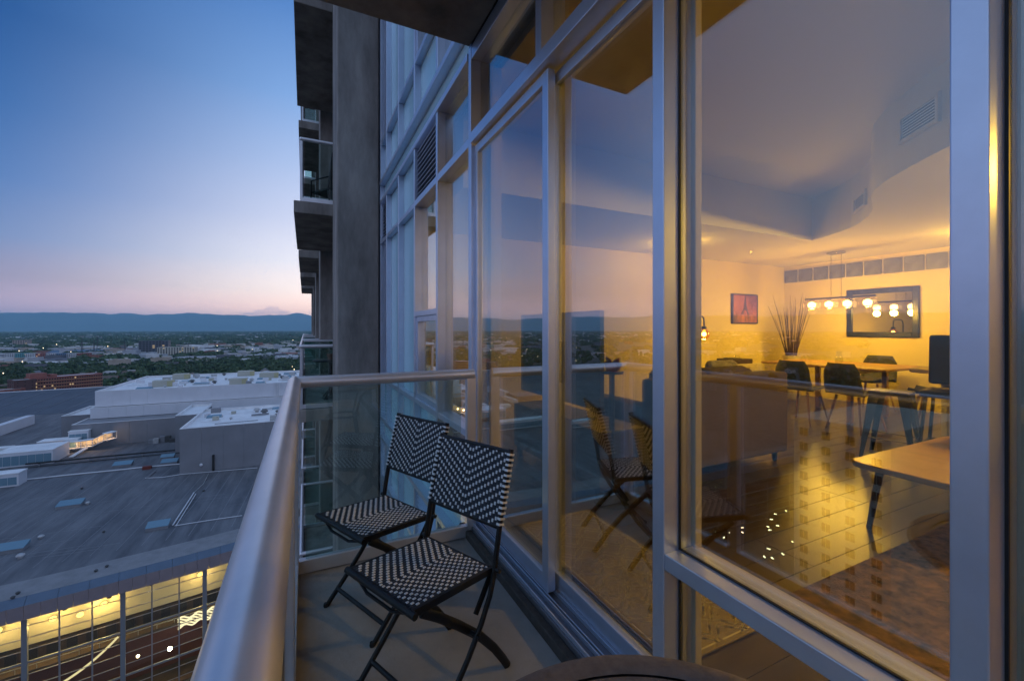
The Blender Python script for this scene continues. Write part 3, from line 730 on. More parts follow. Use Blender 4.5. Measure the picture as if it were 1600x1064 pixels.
MB().obox((3.72,2.93,FI+.72),(.2,0,0),(0,.05,.02),(0,-.05,.21)).build('pillow_cover', mat('pillow_cloth', (.45,.42,.38), .9, vscale=14, col2=(.2,.19,.2)), pw, bevel=.045)
# television with its back to the window
tvx = 1.92
st = thing('media_console', 'low dark media console with its back to the sliding door', 'console', (tvx+.1,3.05,FI))
MB().box(1.86,2.26,2.42,3.78,FI+.10,FI+.52).build('cabinet', mat('espresso_wood', (.03,.018,.012), .4), st, bevel=.006)
for x in (1.9,2.22):
    for y in (2.47,3.73): MB().box(x-.02,x+.02,y-.02,y+.02,FI+.001,FI+.0995).build('leg', BLACK, st)
tv = thing('television', 'flat black television on the media console, back to the window', 'television', (tvx,3.08,FI+.52))
MB().box(tvx-.03,tvx+.015,2.46,3.69,-.59,.135).build('screen_housing', mat('tv_plastic', (.012,.012,.014), .35), tv, bevel=.006)
MB().box(tvx+.0155,tvx+.018,2.475,3.675,-.575,.12).build('screen', mat('tv_screen', (.004,.004,.005), .08), tv)
MB().box(tvx-.02,tvx+.01,2.98,3.18,FI+.54,-.591).box(tvx-.05,tvx+.2,2.8,3.36,FI+.521,FI+.539).build('stand', BLACK, tv)
rd = thing('red_ornament', 'red leaf-shaped ornament standing beside the television', 'ornament', (1.98,2.33,-.29))
c = atX(956, 566, 1.98)
st2 = thing('plant_stand', 'slim black pedestal holding the red ornament', 'stand', (c.x,c.y,FI))
MB().lathe([(.13,FI+.001),(.13,FI+.02),(.02,FI+.03),(.02,c.z-.085),(.08,c.z-.08),(.08,c.z-.066)], 16, (c.x,c.y,0)).build('pedestal', BLACK, st2, smooth=True)
RED = mat('red_gloss', (.45,.012,.015), .3)
for sx, ang in ((-1,.7),(1,-.7),(-1,1.15),(1,-1.15)):
    d = Vector((0,math.sin(-ang),math.cos(ang))); n = d.cross(Vector((1,0,0)))
    b = MB(); o = c + Vector((0,0,-.05)); vs=[]; 
    for i in range(7):
        q=i/6; w=.032*math.sin(math.pi*min(1,q*.92+.08))
        vs += [o+d*.11*q-n*w+Vector((.01*q,0,0)), o+d*.11*q+Vector((.022*math.sin(q*3),0,0)), o+d*.11*q+n*w+Vector((.01*q,0,0))]
    b.add(vs, [(3*i+k,3*i+k+1,3*i+k+4,3*i+k+3) for i in range(6) for k in range(2)])
    o_ = b.build('petal', RED, rd, smooth='all'); s_ = o_.modifiers.new('thick','SOLIDIFY'); s_.thickness=.004
MB().lathe([(.04,c.z-.0655),(.05,c.z-.03),(.02,c.z-.005)], 12, (c.x,c.y,0)).build('bowl', RED, rd, smooth=True)

# ---- counter, stools
ct = thing('kitchen_counter', 'kitchen counter with a rounded light stone top and pale base', 'counter', (6.2,.6,FI))
zc_ = -.42
cp = [(5.75,YN+.3),(6.55,YN+.3),(6.55,2.28)] + [(5.95+.2*math.cos(a)-.0, 2.08+.2*math.sin(a)) for a in [R_(90+i*15) for i in range(7)]]
MB().prism(cp, zc_-.04, zc_).build('countertop', mat('stone_top', (.30,.24,.18), .18, var=.25, vscale=20), ct, bevel=.008)
MB().box(6.0,6.5,YN+.35,2.05,FI+.10,zc_-.041).build('base_cabinet', mat('cabinet_grey', (.42,.40,.37), .5), ct)
MB().box(6.04,6.5,YN+.35,2.03,FI+.001,FI+.0995).build('toe_kick', BLACK, ct)
for i in range(6): MB().box(5.985,5.9995,1.30-i*.72,1.99-i*.72,FI+.13,zc_-.07).build('cabinet_door', MATS['cabinet_grey'], ct, bevel=.004)
GUN = mat('gunmetal', (.02,.02,.022), .35, .6)
def metal_stool(x, y, rz, label, seat=.65):
    t = thing('metal_stool', label, 'stool', (x,y,FI)); M = T(Vector((x,y,FI))) @ Rz(rz)
    def P(b,n,**k): return put(n,b.mesh(n),GUN,t,M,**k)
    P(MB().box(-.155,.155,-.155,.155,seat-.035,seat), 'seat', bevel=.02)
    P(MB().box(-.045,.045,-.014,.014,seat+.0005,seat+.003), 'grip_slot')
    for sx in (-1,1):
        for sy in (-1,1):
            a = Vector((sx*.125,sy*.125,seat-.036)); e = Vector((sx*.205,sy*.205,.0))
            P(MB().add([a+Vector((-sx*.06,0,0)),a+Vector((sx*.02,sy*.02,0)),a+Vector((0,-sy*.06,0)),e+Vector((-sx*.028,0,0)),e+Vector((0,0,0)),e+Vector((0,-sy*.028,0))],
                       [(0,1,4,3),(1,2,5,4),(2,0,3,5),(0,2,1),(3,4,5)]), 'leg')
    h = .20; w = .175
    for p,q in (((-w,-w),(w,-w)),((w,-w),(w,w)),((w,w),(-w,w)),((-w,w),(-w,-w))):
        P(MB().beam((*p,h),(*q,h),.022,.006), 'foot_rail')
metal_stool(5.10,2.10,R_(12), 'backless black metal stool with flared legs near the counter')
bs = thing('bar_stool', 'tall black bar stool with a straight high back at the counter', 'stool', (4.98,1.62,FI))
M = T(Vector((4.98,1.62,FI))) @ Rz(R_(-80))
for nm, b in (('seat', MB().box(-.19,.19,-.19,.19,.66,.72)), ('backrest', MB().obox((0,.20,.97),(.19,0,0),(0,.02,0),(0,.02,.22)))):
    put(nm, b.mesh(nm), BLACK, bs, M, bevel=.02)
for sx in (-1,1):
    for sy in (-1,1): put('leg', MB().tube([(sx*.15,sy*.15,.66),(sx*.2,sy*.2,0)], .013, 8).mesh('leg'), BLACK, bs, M)
put('foot_ring', MB().tube([(-.185,-.185,.25),(.185,-.185,.25),(.185,.185,.25),(-.185,.185,.25),(-.185,-.18,.25)], .009, 6).mesh('foot_ring'), BLACK, bs, M)
# coffee table with a rounded corner
ctb = thing('coffee_table', 'low wooden coffee table with rounded corners and slim dark legs', 'table', (3.75,1.15,FI))
zq = FI+.42; X0,X1,Y0,Y1 = 3.08,4.5,.80,1.50; rr=.09
pp = []
for (qx,qy,a0) in ((X1-rr,Y1-rr,0),(X0+rr,Y1-rr,90),(X0+rr,Y0+rr,180),(X1-rr,Y0+rr,270)):
    pp += [(qx+rr*math.cos(R_(a0+i*15)), qy+rr*math.sin(R_(a0+i*15))) for i in range(7)]
MB().prism(pp, zq-.035, zq).build('tabletop', mat('honey_wood', (.34,.19,.075), .32, var=.25, vscale=3, stretch=(9,1,1)), ctb, bevel=.008)
for (x,y) in ((3.22,.92),(3.22,1.38),(4.36,.92),(4.36,1.38)):
    MB().tube([(x,y,zq-.036),(x+(.05 if x>3.8 else -.05),y+(.04 if y>1.2 else -.04),FI)], [.022,.014], 10).build('leg', mat('dark_wood', (.05,.028,.015), .5), ctb, smooth=True)
rs = thing('black_riser', 'small black riser shelf standing on the coffee table', 'riser', (4.2,1.2,zq))
MB().box(3.98,4.44,1.02,1.30,zq+.155,zq+.175).build('shelf', BLACK, rs, bevel=.003)
for (x,y) in ((4.0,1.04),(4.0,1.28),(4.42,1.04),(4.42,1.28)): MB().box(x-.015,x+.015,y-.015,y+.015,zq+.001,zq+.1545).build('leg', BLACK, rs)
# rugs
dr = thing('shag_rug', 'dark mottled brown and black rug by the window', 'rug', (3,.3,FI))
RUGM = mat('mottled_rug', (.018,.014,.013), .95, vscale=20, col2=(.30,.17,.085), bump=1.0, bscale=90)
nx, ny = 90, 66; vs=[]; 
for j in range(ny+1):
    for i in range(nx+1):
        x,y = 1.98+2.75*i/nx, -.78+2.01*j/ny
        e = min(i,nx-i,j,ny-j)
        vs.append((x,y,FI+.0005+(.003 if e==0 else .014+.006*noise.noise(Vector((x*26,y*26,1))))))
MB().add(vs,[(j*(nx+1)+i,j*(nx+1)+i+1,(j+1)*(nx+1)+i+1,(j+1)*(nx+1)+i) for j in range(ny) for i in range(nx)]).build('pile', RUGM, dr, smooth='all')
tr_ = thing('trellis_rug', 'tan rug with a pale trellis pattern just inside the sliding door', 'rug', (1.45,1.78,FI))
rx0,rx1,ry0,ry1 = 1.215,1.745,1.14,2.41
MB().box(rx0,rx1,ry0,ry1,FI+.0005,FI+.008).build('pile', mat('tan_pile', (.36,.29,.14), .95, var=.18, vscale=30, bump=.6, bscale=200), tr_, bevel=.002)
LINE = mat('pale_yarn', (.85,.76,.45), .95)
b = MB(); zl = FI+.0083
def ribbon(pts, w):
    n=len(pts)
    for i in range(n-1):
        p,q = Vector((*pts[i],0)),Vector((*pts[i+1],0)); d=(q-p)
        if d.length<1e-5: continue
        s_=d.normalized().cross(Vector((0,0,1)))*w/2; d=d.normalized()*w*.2
        m_=(p+q)/2
        if not (rx0+.02<m_.x<rx1-.02 and ry0+.02<m_.y<ry1-.02): continue
        b.add([(*(p-d-s_).xy,zl),(*(q+d-s_).xy,zl),(*(q+d+s_).xy,zl),(*(p-d+s_).xy,zl)],[(0,1,2,3)])
cw_, chh = .150, .150
def quatre(cx_,cy_,k):
    out=[]
    for i in range(65):
        a=2*math.pi*i/64
        r=.5+.10*math.cos(4*a)+.035*math.cos(8*a)
        out.append((cx_+k*cw_*r*math.cos(a)*1.02, cy_+k*chh*.9*r*math.sin(a)))
    return out
for j in range(-1,20):
    for i in range(-1,6):
        q = quatre(rx0+.04+i*cw_+(cw_/2 if j%2 else 0)*1.0, ry0+.03+j*.093, .70)
        ribbon(q, .0095)
for off in (.022,):
    for (p,q) in (((rx0+off,ry0+off),(rx1-off,ry0+off)),((rx1-off,ry0+off),(rx1-off,ry1-off)),((rx1-off,ry1-off),(rx0+off,ry1-off)),((rx0+off,ry1-off),(rx0+off,ry0+off))):
        p_,q_=Vector((*p,0)),Vector((*q,0)); s_=(q_-p_).normalized().cross(Vector((0,0,1)))*.0035
        b.add([(*(p_-s_).xy,zl),(*(q_-s_).xy,zl),(*(q_+s_).xy,zl),(*(p_+s_).xy,zl)],[(0,1,2,3)])
b.build('trellis_lines', LINE, tr_, kind='stuff')

# ================================================================== CONVENTION CENTRE
RZ = -48.0
cc = thing('convention_center', 'sprawling convention hall with dark flat roofs and a lit glass front', 'building', (-60,150,GZ))
MEMB = mat('roof_membrane', (.072,.074,.084), .75, vscale=.22, col2=(.165,.165,.175), stretch=(1.6,.25,1))
MEMB2 = mat('roof_membrane_edge', (.22,.215,.22), .75, var=.15, vscale=.4)
WPANEL = mat('white_metal_panel', (.62,.62,.65), .55, var=.05, vscale=.2)
GPANEL = mat('grey_metal_panel', (.22,.22,.235), .6, var=.10, vscale=.15)
WROOF = mat('white_roof', (.74,.73,.73), .8, var=.12, vscale=.25)
BLUE = mat('blue_metal_roof', (.085,.125,.18), .45, var=.12, vscale=.3)
FASC = mat('mauve_fascia', (.27,.215,.22), .5, var=.08, vscale=.4)
SKYG = mat('skylight_glaze', (.15,.25,.31), .25)
DUCT = mat('duct_metal', (.42,.42,.42), .5, .3, var=.2, vscale=1)
TAN = mat('tan_unit', (.42,.40,.33), .6, var=.1)
def CC(b, n, m_, par=None, **k): return b.build(n, m_, par or cc, **k)
EP = [(-340,100),(-240,101),(-170,102),(-110,103.2),(-75,104.6),(-48.2,106.9),(-27.8,110.7),(-16.1,113.3),(2,118.3),(32,128)]
def eave(s):
    k = min(int(s), len(EP)-2); f = s - k
    P = [Vector((*EP[max(0,min(len(EP)-1,k+i))],0)) for i in (-1,0,1,2)]
    return .5*((2*P[1]) + (P[2]-P[0])*f + (2*P[0]-5*P[1]+4*P[2]-P[3])*f*f + (3*P[1]-P[0]-3*P[2]+P[3])*f**3)
den = [eave(s/40*(1)) for s in range(0, 40*(len(EP)-1))]
arc = [0]
for a, b_ in zip(den[:-1], den[1:]): arc.append(arc[-1] + (b_-a).length)
def eat(l):
    import bisect
    i = max(1, min(len(arc)-1, bisect.bisect(arc, l))); f = (l-arc[i-1])/(arc[i]-arc[i-1])
    p = den[i-1].lerp(den[i], f); d = (den[i]-den[i-1]).normalized(); return p, Vector((d.y,-d.x,0))     # point, outward normal (towards the tower)
def quad_slab(p0, p1, q1, q0, th):      # a plate with thickness below it
    p = [Vector(x) for x in (p0,p1,q1,q0)]; n = (p[1]-p[0]).cross(p[3]-p[0]).normalized()*th
    return MB().add(p + [x-n for x in p], [(0,1,2,3),(7,6,5,4),(0,4,5,1),(1,5,6,2),(2,6,7,3),(3,7,4,0)])
ltot = arc[-1]
lvis0 = next(arc[i] for i, p in enumerate(den) if p.x > -70)
l = 0.0; up = lambda v, z: Vector((v.x, v.y, z))
while l < ltot - 1:
    fine = l > lvis0; w = 2.05 if fine else 8.2
    l1 = min(l + w, ltot); g = .02
    a, na = eat(l+g); c, nc = eat(l1-g)
    CC(quad_slab(up(a+na*1.6,-49.0), up(c+nc*1.6,-49.0), up(c+nc*1.62,-51.5), up(a+na*1.62,-51.5), .12), 'fascia_panel', FASC)
    l = l1
l = 0.0
while l < ltot - 1:
    fine = l > lvis0; w = 4.1 if fine else 12.3
    l1 = min(l + w, ltot); a, na = eat(l+.025); c, nc = eat(l1-.025)
    CC(quad_slab(up(a,RZ-.02), up(a+na*1.66,-48.98), up(c+nc*1.66,-48.98), up(c,RZ-.02), .1), 'slope_panel', BLUE)
    l = l1
inner = [up(p - n*6.9, 0) for p, n in (eat(ltot*i/60) for i in range(61))]
outer = [up(p, 0) for p, n in (eat(ltot*i/60) for i in range(61))]
b = MB(); b.add([up(p,RZ) for p in outer]+[up(p,RZ+.05) for p in inner]+[up(p,RZ-.3) for p in outer], [(i,i+1,62+i,61+i) for i in range(60)]+[(i,122+i,123+i,i+1) for i in range(60)])
CC(b, 'roof_edge_strip', MEMB2)
poly = [(p.x,p.y) for p in inner] + [(40,345),(-340,345)]
CC(MB().prism(poly, RZ-1.2, RZ+.02), 'roof_membrane', MEMB)
SEAM = mat('roof_seam', (.22,.22,.235), .7)
for i in range(34):
    x = -128 + i*4.15
    yb = 118 + 2.2*max(0,(x+60)/20) if x > -60 else 111.5
    x1 = x + 62*math.tan(R_(3))
    if x > -41: yt = 173.4
    else: yt = 186
    CC(MB().beam((x,yb,RZ+.035),(x+(yt-yb)*.052,yt,RZ+.035), .11, .03), 'roof_seam', SEAM)
rnd = random.Random(21)
for i in range(26):
    x = rnd.uniform(-110,-12); y = rnd.uniform(122,168); ln = rnd.uniform(6,20)
    CC(MB().beam((x,y,RZ+.03),(x+ln*.9,y-ln*.04,RZ+.03), .08, .02), 'roof_patch_seam', SEAM)
# glazed front
WALLG = glass('hall_glass', .06, (.9,.93,.9))
MULL = mat('hall_mullion', (.28,.29,.30), .45, .4)
l = ltot*0.0; cols = []
lv = lvis0 - 4
l = 0
while l < ltot:
    cols.append(l); l += 4.4 if l >= lv-4.4 else 13.2
for i, l in enumerate(cols):
    p, n = eat(l); p = p - n*.4; big = (i % 3 == 0)
    w = .75 if big else .22
    CC(MB().beam((p.x,p.y,GZ),(p.x,p.y,-51.2), w, w, up=n), 'wall_column' if big else 'wall_mullion', MULL)
rows = [-51.45 - 2.2*i for i in range(1, 11)]
for a_, c_ in zip(cols[:-1], cols[1:]):
    a, na = eat(a_+.05); c, nc = eat(c_-.05); a, c = a-na*.4, c-nc*.4
    fine = c_ - a_ < 6
    for j, z in enumerate(rows):
        CC(MB().beam((a.x,a.y,z),(c.x,c.y,z), .30 if j in (3,7) else .12, .34 if j in (3,7) else .12), 'wall_rail', MULL)
        if fine:
            CC(MB().beam((a.x,a.y,z+1.1),(c.x,c.y,z+1.1), .03, 2.0), 'wall_pane', WALLG)
    if not fine: CC(MB().beam((a.x,a.y,-63),(c.x,c.y,-63), .03, 23), 'wall_pane', WALLG)
# lobby behind the glass
def follow(off, z0, z1, th, l0, l1, n=36):
    b = MB(); vs = []
    for i in range(n+1):
        p, nn = eat(l0+(l1-l0)*i/n)
        for o_ in (off, off+th):
            for z in (z0, z1): vs.append(up(p-nn*o_, z))
    fs = []
    for i in range(n):
        k = 4*i
        fs += [(k,k+4,k+5,k+1),(k+2,k+3,k+7,k+6),(k+1,k+5,k+7,k+3),(k,k+2,k+6,k+4)]
    fs += [(0,1,3,2),(4*n,4*n+2,4*n+3,4*n+1)]
    return b.add(vs, fs)
LOBW = mat('lobby_wall', (.55,.50,.38), .8); LOBD = mat('lobby_dark', (.07,.045,.03), .7, var=.3, vscale=.4); LOBR = mat('lobby_red', (.16,.045,.02), .7)
la, lb = 0, ltot-2
CC(follow(9.5, -61.8, -52.3, .4, la, lb), 'lobby_wall', LOBW)
CC(follow(1.2, -52.4, -52.1, 8.2, la, lb), 'lobby_ceiling', LOBW)
CC(follow(6, -65.4, -65.0, 6.5, la, lb), 'mezzanine', LOBD)
CC(follow(9.8, -64.95, -61.9, .3, la, lb), 'mezzanine_wall', LOBD)
CC(follow(8, GZ+.1, -65.45, .4, la, lb), 'lower_wall', LOBR)
CC(follow(.8, GZ+.05, GZ+.2, 7.1, la, lb), 'lobby_floor', LOBD)
l = lvis0-10
while l < ltot-3:
    p, n = eat(l); p = p-n*9.6
    CC(MB().beam((p.x,p.y,-64.9),(p.x,p.y,-62.4), 1.6, .2, up=n), 'doorway', GASKET)
    p2, n = eat(l+1.6); q = p2-n*6.1
    CC(MB().beam((q.x,q.y,-64.9),(q.x,q.y,-63.9), .08, .08), 'baluster', DUCT); l += 3.0
CC(follow(6.05, -64.0, -63.9, .1, lvis0-10, ltot-3), 'balustrade_rail', DUCT)
def l_at(u, z=-58):
    return min(((abs(CXP + FPX*(p.x*cA-p.y*sA)/(p.x*sA+p.y*cA) - u), a) for p, a in zip(den, arc)))[1]
# curved ramp edge inside, its lit rim made as a glowing band
p0, n0 = eat(l_at(45)); tn = Vector((n0.y,-n0.x,0))*-1
b = MB()
for off, z0, z1 in ((0,-66.2,-65.6),):
    pts = []
    for i in range(19):
        a = i/18; pts.append(p0 - n0*(1.2+5*a**2.5) + tn*(-6+17*a) + Vector((0,0,-68.0+4.2*a**3)))
    for a_, c_ in zip(pts[:-1], pts[1:]): b.beam(a_, c_+(c_-a_)*.02, .25, .32)
CC(b, 'ramp_edge', emis('ramp_glow', (1,.80,.42), 1.1))
for l_, o_, z_, pw in [(l_at(58),8.6,-57.5,1500),(l_at(112),6,-57.0,500),(l_at(150),8.8,-57.5,1900),(l_at(318),8.6,-57.0,1500),(l_at(-40),8.6,-57,1500)]:
    p, n = eat(l_); q = p-n*min(o_,8.9)
    CC(MB().lathe([(.05,-.5),(.45,-.3),(.6,0),(.45,.3),(.05,.5)], 12, (q.x,q.y,z_)), 'lobby_lamp', emis('lobby_glow', (1,.64,.16), 3.2), smooth=True)
    lamp('lobby_light', (q.x+n.x*1.2,q.y+n.y*1.2,z_+.2), pw*.8, (1,.66,.2), .6, cc)
for k in range(9):
    p, n = eat(lvis0+4+k*9.5); q = p-n*2.6; d = Vector((-n.y,n.x,0))
    CC(MB().beam(up(q-d*2.8,-52.6), up(q+d*2.8,-52.6), .3, .12), 'strip_light', emis('strip_glow', (1,.86,.55), 1.6 if k < 5 else 5))
    lamp('strip_lamp', (q.x,q.y,-53.2), 330, (1,.84,.5), 1.0, cc)
p, n = eat(l_at(264)); q = p-n*1.0
CC(MB().ball((q.x,q.y,-67.2), .38, 12, 8), 'bright_lamp', emis('star_glow', (1,.9,.6), 60), smooth=True)
p, n = eat(l_at(215)); q = p-n*2
CC(MB().ball((q.x,q.y,-67.0), .26, 12, 8), 'bright_lamp', emis('star_glow2', (1,.8,.45), 25), smooth=True)
for r in range(6):
    p, n = eat(l_at(268)); d = Vector((-n.y,n.x,0)); b = MB(); pts=[]
    for i in range(14):
        q = p - n*(2+r*.8) + d*(1+.5*i); pts.append(Vector((q.x,q.y,-62.2-r*.8+.35*math.sin(i*1.15+r))))
    for a_, c_ in zip(pts[:-1], pts[1:]): b.beam(a_, c_, .25, .22)
    CC(b, 'wave_light', emis('wave_glow', (1,.83,.5), 1.6))
for k in range(12):
    p, n = eat(lvis0+2+k*6.6); q = p-n*7
    CC(MB().lathe([(.45,0),(.45,-.12),(.2,-.3)], 10, (q.x,q.y,-55.2+.3*math.sin(k))), 'ceiling_speaker', GASKET)
# --- halls on the roof
def blk(x0,x1,y0,y1,z0,z1,wallm,roofm,name='hall_wall',par=.9, pw=6.0):
    CC(MB().box(x0+.12,x1-.12,y0+.12,y1-.12,z0,z1-par), name, wallm)
    # cladding panels on the sides that show
    x = x0
    while x < x1-.1:
        w = min(pw, x1-x); CC(MB().box(x+.02,x+w-.02,y0-.03,y0+.1,z0+.02,z1), 'wall_panel', wallm); x += w
    y = y0+.13
    while y < y1-.1:
        w = min(pw*1.6, y1-y); CC(MB().box(x0-.03,x0+.1,y+.02,y+w-.02,z0+.02,z1), 'wall_panel', wallm); y += w
    CC(MB().box(x0+.13,x1-.13,y0+.13,y1-.13,z1-par+.01,z1-par+.08), 'roof_deck', roofm)
    c = .42
    b = MB().box(x0-.06,x1+.06,y0-.06,y0+c,z1+.01,z1+.14).box(x0-.06,x1+.06,y1-c,y1+.06,z1+.01,z1+.14).box(x0-.06,x0+c,y0+c,y1-c,z1+.01,z1+.14).box(x1-c,x1+.06,y0+c,y1-c,z1+.01,z1+.14)
    CC(b, 'parapet_cap', WROOF)
    CC(MB().box(x0+.101,x0+.3,y0+.3,y1-.3,z1-par+.09,z1).box(x0+.3,x1-.3,y1-.3,y1-.101,z1-par+.09,z1), 'parapet', WROOF)
blk(-37,30,174.0,212,RZ+.02,-33.0,GPANEL,WROOF)
blk(-45,-37.4,205,232,RZ+.02,-33.6,GPANEL,WROOF)
blk(-84.4,40,232,246.4,RZ+.02,-38.7,GPANEL,GPANEL,par=.3)
blk(-82.8,45,243.8,312,-38.72,-34.2,WPANEL,WROOF,par=.2)
blk(-82.2,48,246.6,314,-34.1,-27.3,WPANEL,WROOF)
blk(-96.5,-85,256,284,RZ+.02,-38.5,GPANEL,WROOF)
# long rear roof on the left
CC(MB().add([(-340,330,-47.9),(-96,330,-47.9),(-96,405,-41.5),(-340,372,-41.5),(-340,330,-52),(-96,330,-52),(-96,405,-52),(-340,372,-52)], [(0,1,2,3),(0,4,5,1),(2,6,7,3),(1,5,6,2),(0,3,7,4)]), 'rear_roof', mat('slate_roof', (.075,.085,.105), .7, var=.15, vscale=.1))
CC(MB().beam((-340,372.3,-41.4),(-96,405.3,-41.4), .8, .8), 'rear_parapet', WPANEL)
for k in range(20):
    x = -330+k*12; CC(MB().beam((x,330.2,-47.8),(x+6,374+ (x+340)*.135,-41.6), .25, .12), 'roof_seam', SEAM)
# roof equipment: white penthouses, lit stair, skylights, pipes
def penthouse(x0,x1,y0,y1,z1):
    b = MB().box(x0,x1,y0,y1,RZ+.03,z1); p = CC(b, 'penthouse', WPANEL)
    n = max(2,int((x1-x0)/2))
    for i in range(n):
        a = x0+.3+(x1-x0-.6)*i/n
        MB().box(a,a+(x1-x0-.6)/n-.1,y0-.06,y0-.01,RZ+.5,z1-1).build('glazing_panel', SKYG, p)
    MB().box(x0-.15,x1+.15,y0-.15,y1+.15,z1+.005,z1+.25).build('penthouse_roof', WROOF, p)
penthouse(-96,-81,209,221,-43.2)
penthouse(-92,-80.5,226,231.5,-43.5)
penthouse(-84.5,-78.5,229.5,231.8,-41)
penthouse(-118,-78.8,183.5,188,-44.2)
penthouse(-130,-100,172.5,176,-45)
CC(MB().box(-126,-123,268,300,RZ+.03,-43.5), 'roof_monitor', WPANEL)
CC(MB().box(-150,-124,250,268,RZ+.03,-44.5), 'roof_monitor', BLUE)
CC(MB().box(-122,-119,246,262,RZ+.03,-45.5), 'roof_monitor', WPANEL)
CC(MB().box(-112,-104,236,240,RZ+.03,-46.4), 'roof_monitor', WROOF)
# lit covered stair climbing to the grey hall
sp_ = [atZ(100,696,-45.2), atZ(128,693,-45.2), atZ(146,690.5,-45.0), atZ(164,682,-43.2), atZ(179,678,-43.0)]
SG = emis('stair_glow', (1,.62,.28), 1.1)
for a_, c_ in zip(sp_[:-1], sp_[1:]):
    CC(MB().beam(a_-Vector((0,0,1.5)), c_-Vector((0,0,1.5)), 2.4, .25), 'stair_deck', WPANEL)
    CC(MB().beam(a_+Vector((0,0,1.2)), c_+Vector((0,0,1.2)), 2.8, .22), 'stair_roof', WROOF)
    d = (c_-a_).normalized(); nrm = Vector((d.y,-d.x,0)).normalized()
    CC(MB().beam(a_+nrm*-1.1, c_+nrm*-1.1, .08, 2.2), 'stair_back_panel', mat('stair_panel', (.5,.45,.38), .6))
    CC(MB().beam(a_-nrm*.2+Vector((0,0,1.0)), c_-nrm*.2+Vector((0,0,1.0)), .25, .08), 'stair_lamp', SG)
    k = max(2,int((c_-a_).length/1.6))
    for i in range(k+1):
        q = a_.lerp(c_, i/k)+nrm*1.1; CC(MB().beam(q-Vector((0,0,1.4)), q+Vector((0,0,1.1)), .12, .12), 'stair_post', WPANEL)
    mid = (a_+c_)/2 + nrm*.8
    lamp('stair_light', mid, 150, (1,.62,.28), .4, cc)
CC(MB().beam(atZ(134,700,-46.6),atZ(111,714,-47.6), 1.3, .3), 'ramp', WROOF)
for (u,v,w_,dp) in ((110,791,5.0,2.6),(247,825,4.2,2.4),(14,861,5.4,2.6),(192,728,5.0,2.6),(265,724,4.6,2.6),(262,716,4,2)):
    c = atZ(u,v,RZ)
    s_ = CC(MB().box(c.x-w_/2,c.x+w_/2,c.y-dp/2,c.y+dp/2,RZ+.03,RZ+.75), 'skylight_curb', GPANEL)
    MB().add([(c.x-w_/2-.1,c.y-dp/2-.1,RZ+.76),(c.x+w_/2+.1,c.y-dp/2-.1,RZ+.76),(c.x+w_/2+.1,c.y+dp/2+.1,RZ+1.5),(c.x-w_/2-.1,c.y+dp/2+.1,RZ+1.5),(c.x-w_/2-.1,c.y+dp/2+.1,RZ+.76),(c.x+w_/2+.1,c.y+dp/2+.1,RZ+.76)], [(0,1,2,3),(0,3,4),(1,5,2),(3,2,5,4)]).build('skylight', SKYG, s_)
def pipe(pts, r, m_=DUCT, z=.3, name='roof_pipe'):
    q = [atZ(u,v,RZ)+Vector((0,0,z)) for u,v in pts]
    o = CC(MB().tube(q, r, 8), name, m_, smooth=True)
    for a_, c_ in zip(q[:-1], q[1:]):
        n = max(1,int((c_-a_).length/6))
        for i in range(n):
            x = a_.lerp(c_,(i+.5)/n); MB().box(x.x-.3,x.x+.3,x.y-.12,x.y+.12,RZ+.03,RZ+z-r*.5).build('pipe_support', GPANEL, o)
PW = mat('white_pipe', (.62,.62,.64), .5)
pipe([(20,753),(100,744),(190,735),(225,731),(282,726)], .22, PW)
pipe([(270,822),(303,771)], .16, PW); pipe([(275,823),(306,773)], .10, PW)
pipe([(273,823),(330,814),(378,807)], .10, PW)
pipe([(227,748),(254,747),(281,742.5),(402,732)], .10, PW)
pipe([(303,771),(318,757),(326,741)], .08, DUCT)
pipe([(40,729),(160,717),(282,706)], .30, GASKET, .9, 'roof_conduit'); pipe([(40,733),(160,721),(282,709)], .18, GASKET, .5, 'roof_conduit')
pipe([(230,748),(243,737)], .2, GPANEL)
c = atZ(230,733,RZ); CC(MB().box(c.x-1.2,c.x+1.2,c.y-.6,c.y+.6,RZ+.03,RZ+1.1), 'valve_box', mat('valve_red', (.16,.03,.02), .6))
def fan(x,y,z,s_=1.0,m_=DUCT):
    o = CC(MB().lathe([(.55*s_,z),(.55*s_,z+.5*s_),(.95*s_,z+.6*s_),(.95*s_,z+.9*s_),(.5*s_,z+1.3*s_)], 12, (x,y,0)), 'roof_fan', m_); return o
for (u,v,s_) in ((137,788,.6),(64,841,.6),(32,872,.75),(128,764,.4),(318,768,.4),(162,832,.35),(20,935,.35),(150,893,.35),(167,886,.35),(28,928,.35)):
    c = atZ(u,v,RZ); fan(c.x,c.y,RZ+.03,s_, mat('fan_dark',(.06,.06,.06),.6) if s_<.5 else DUCT)
rnd = random.Random(4)
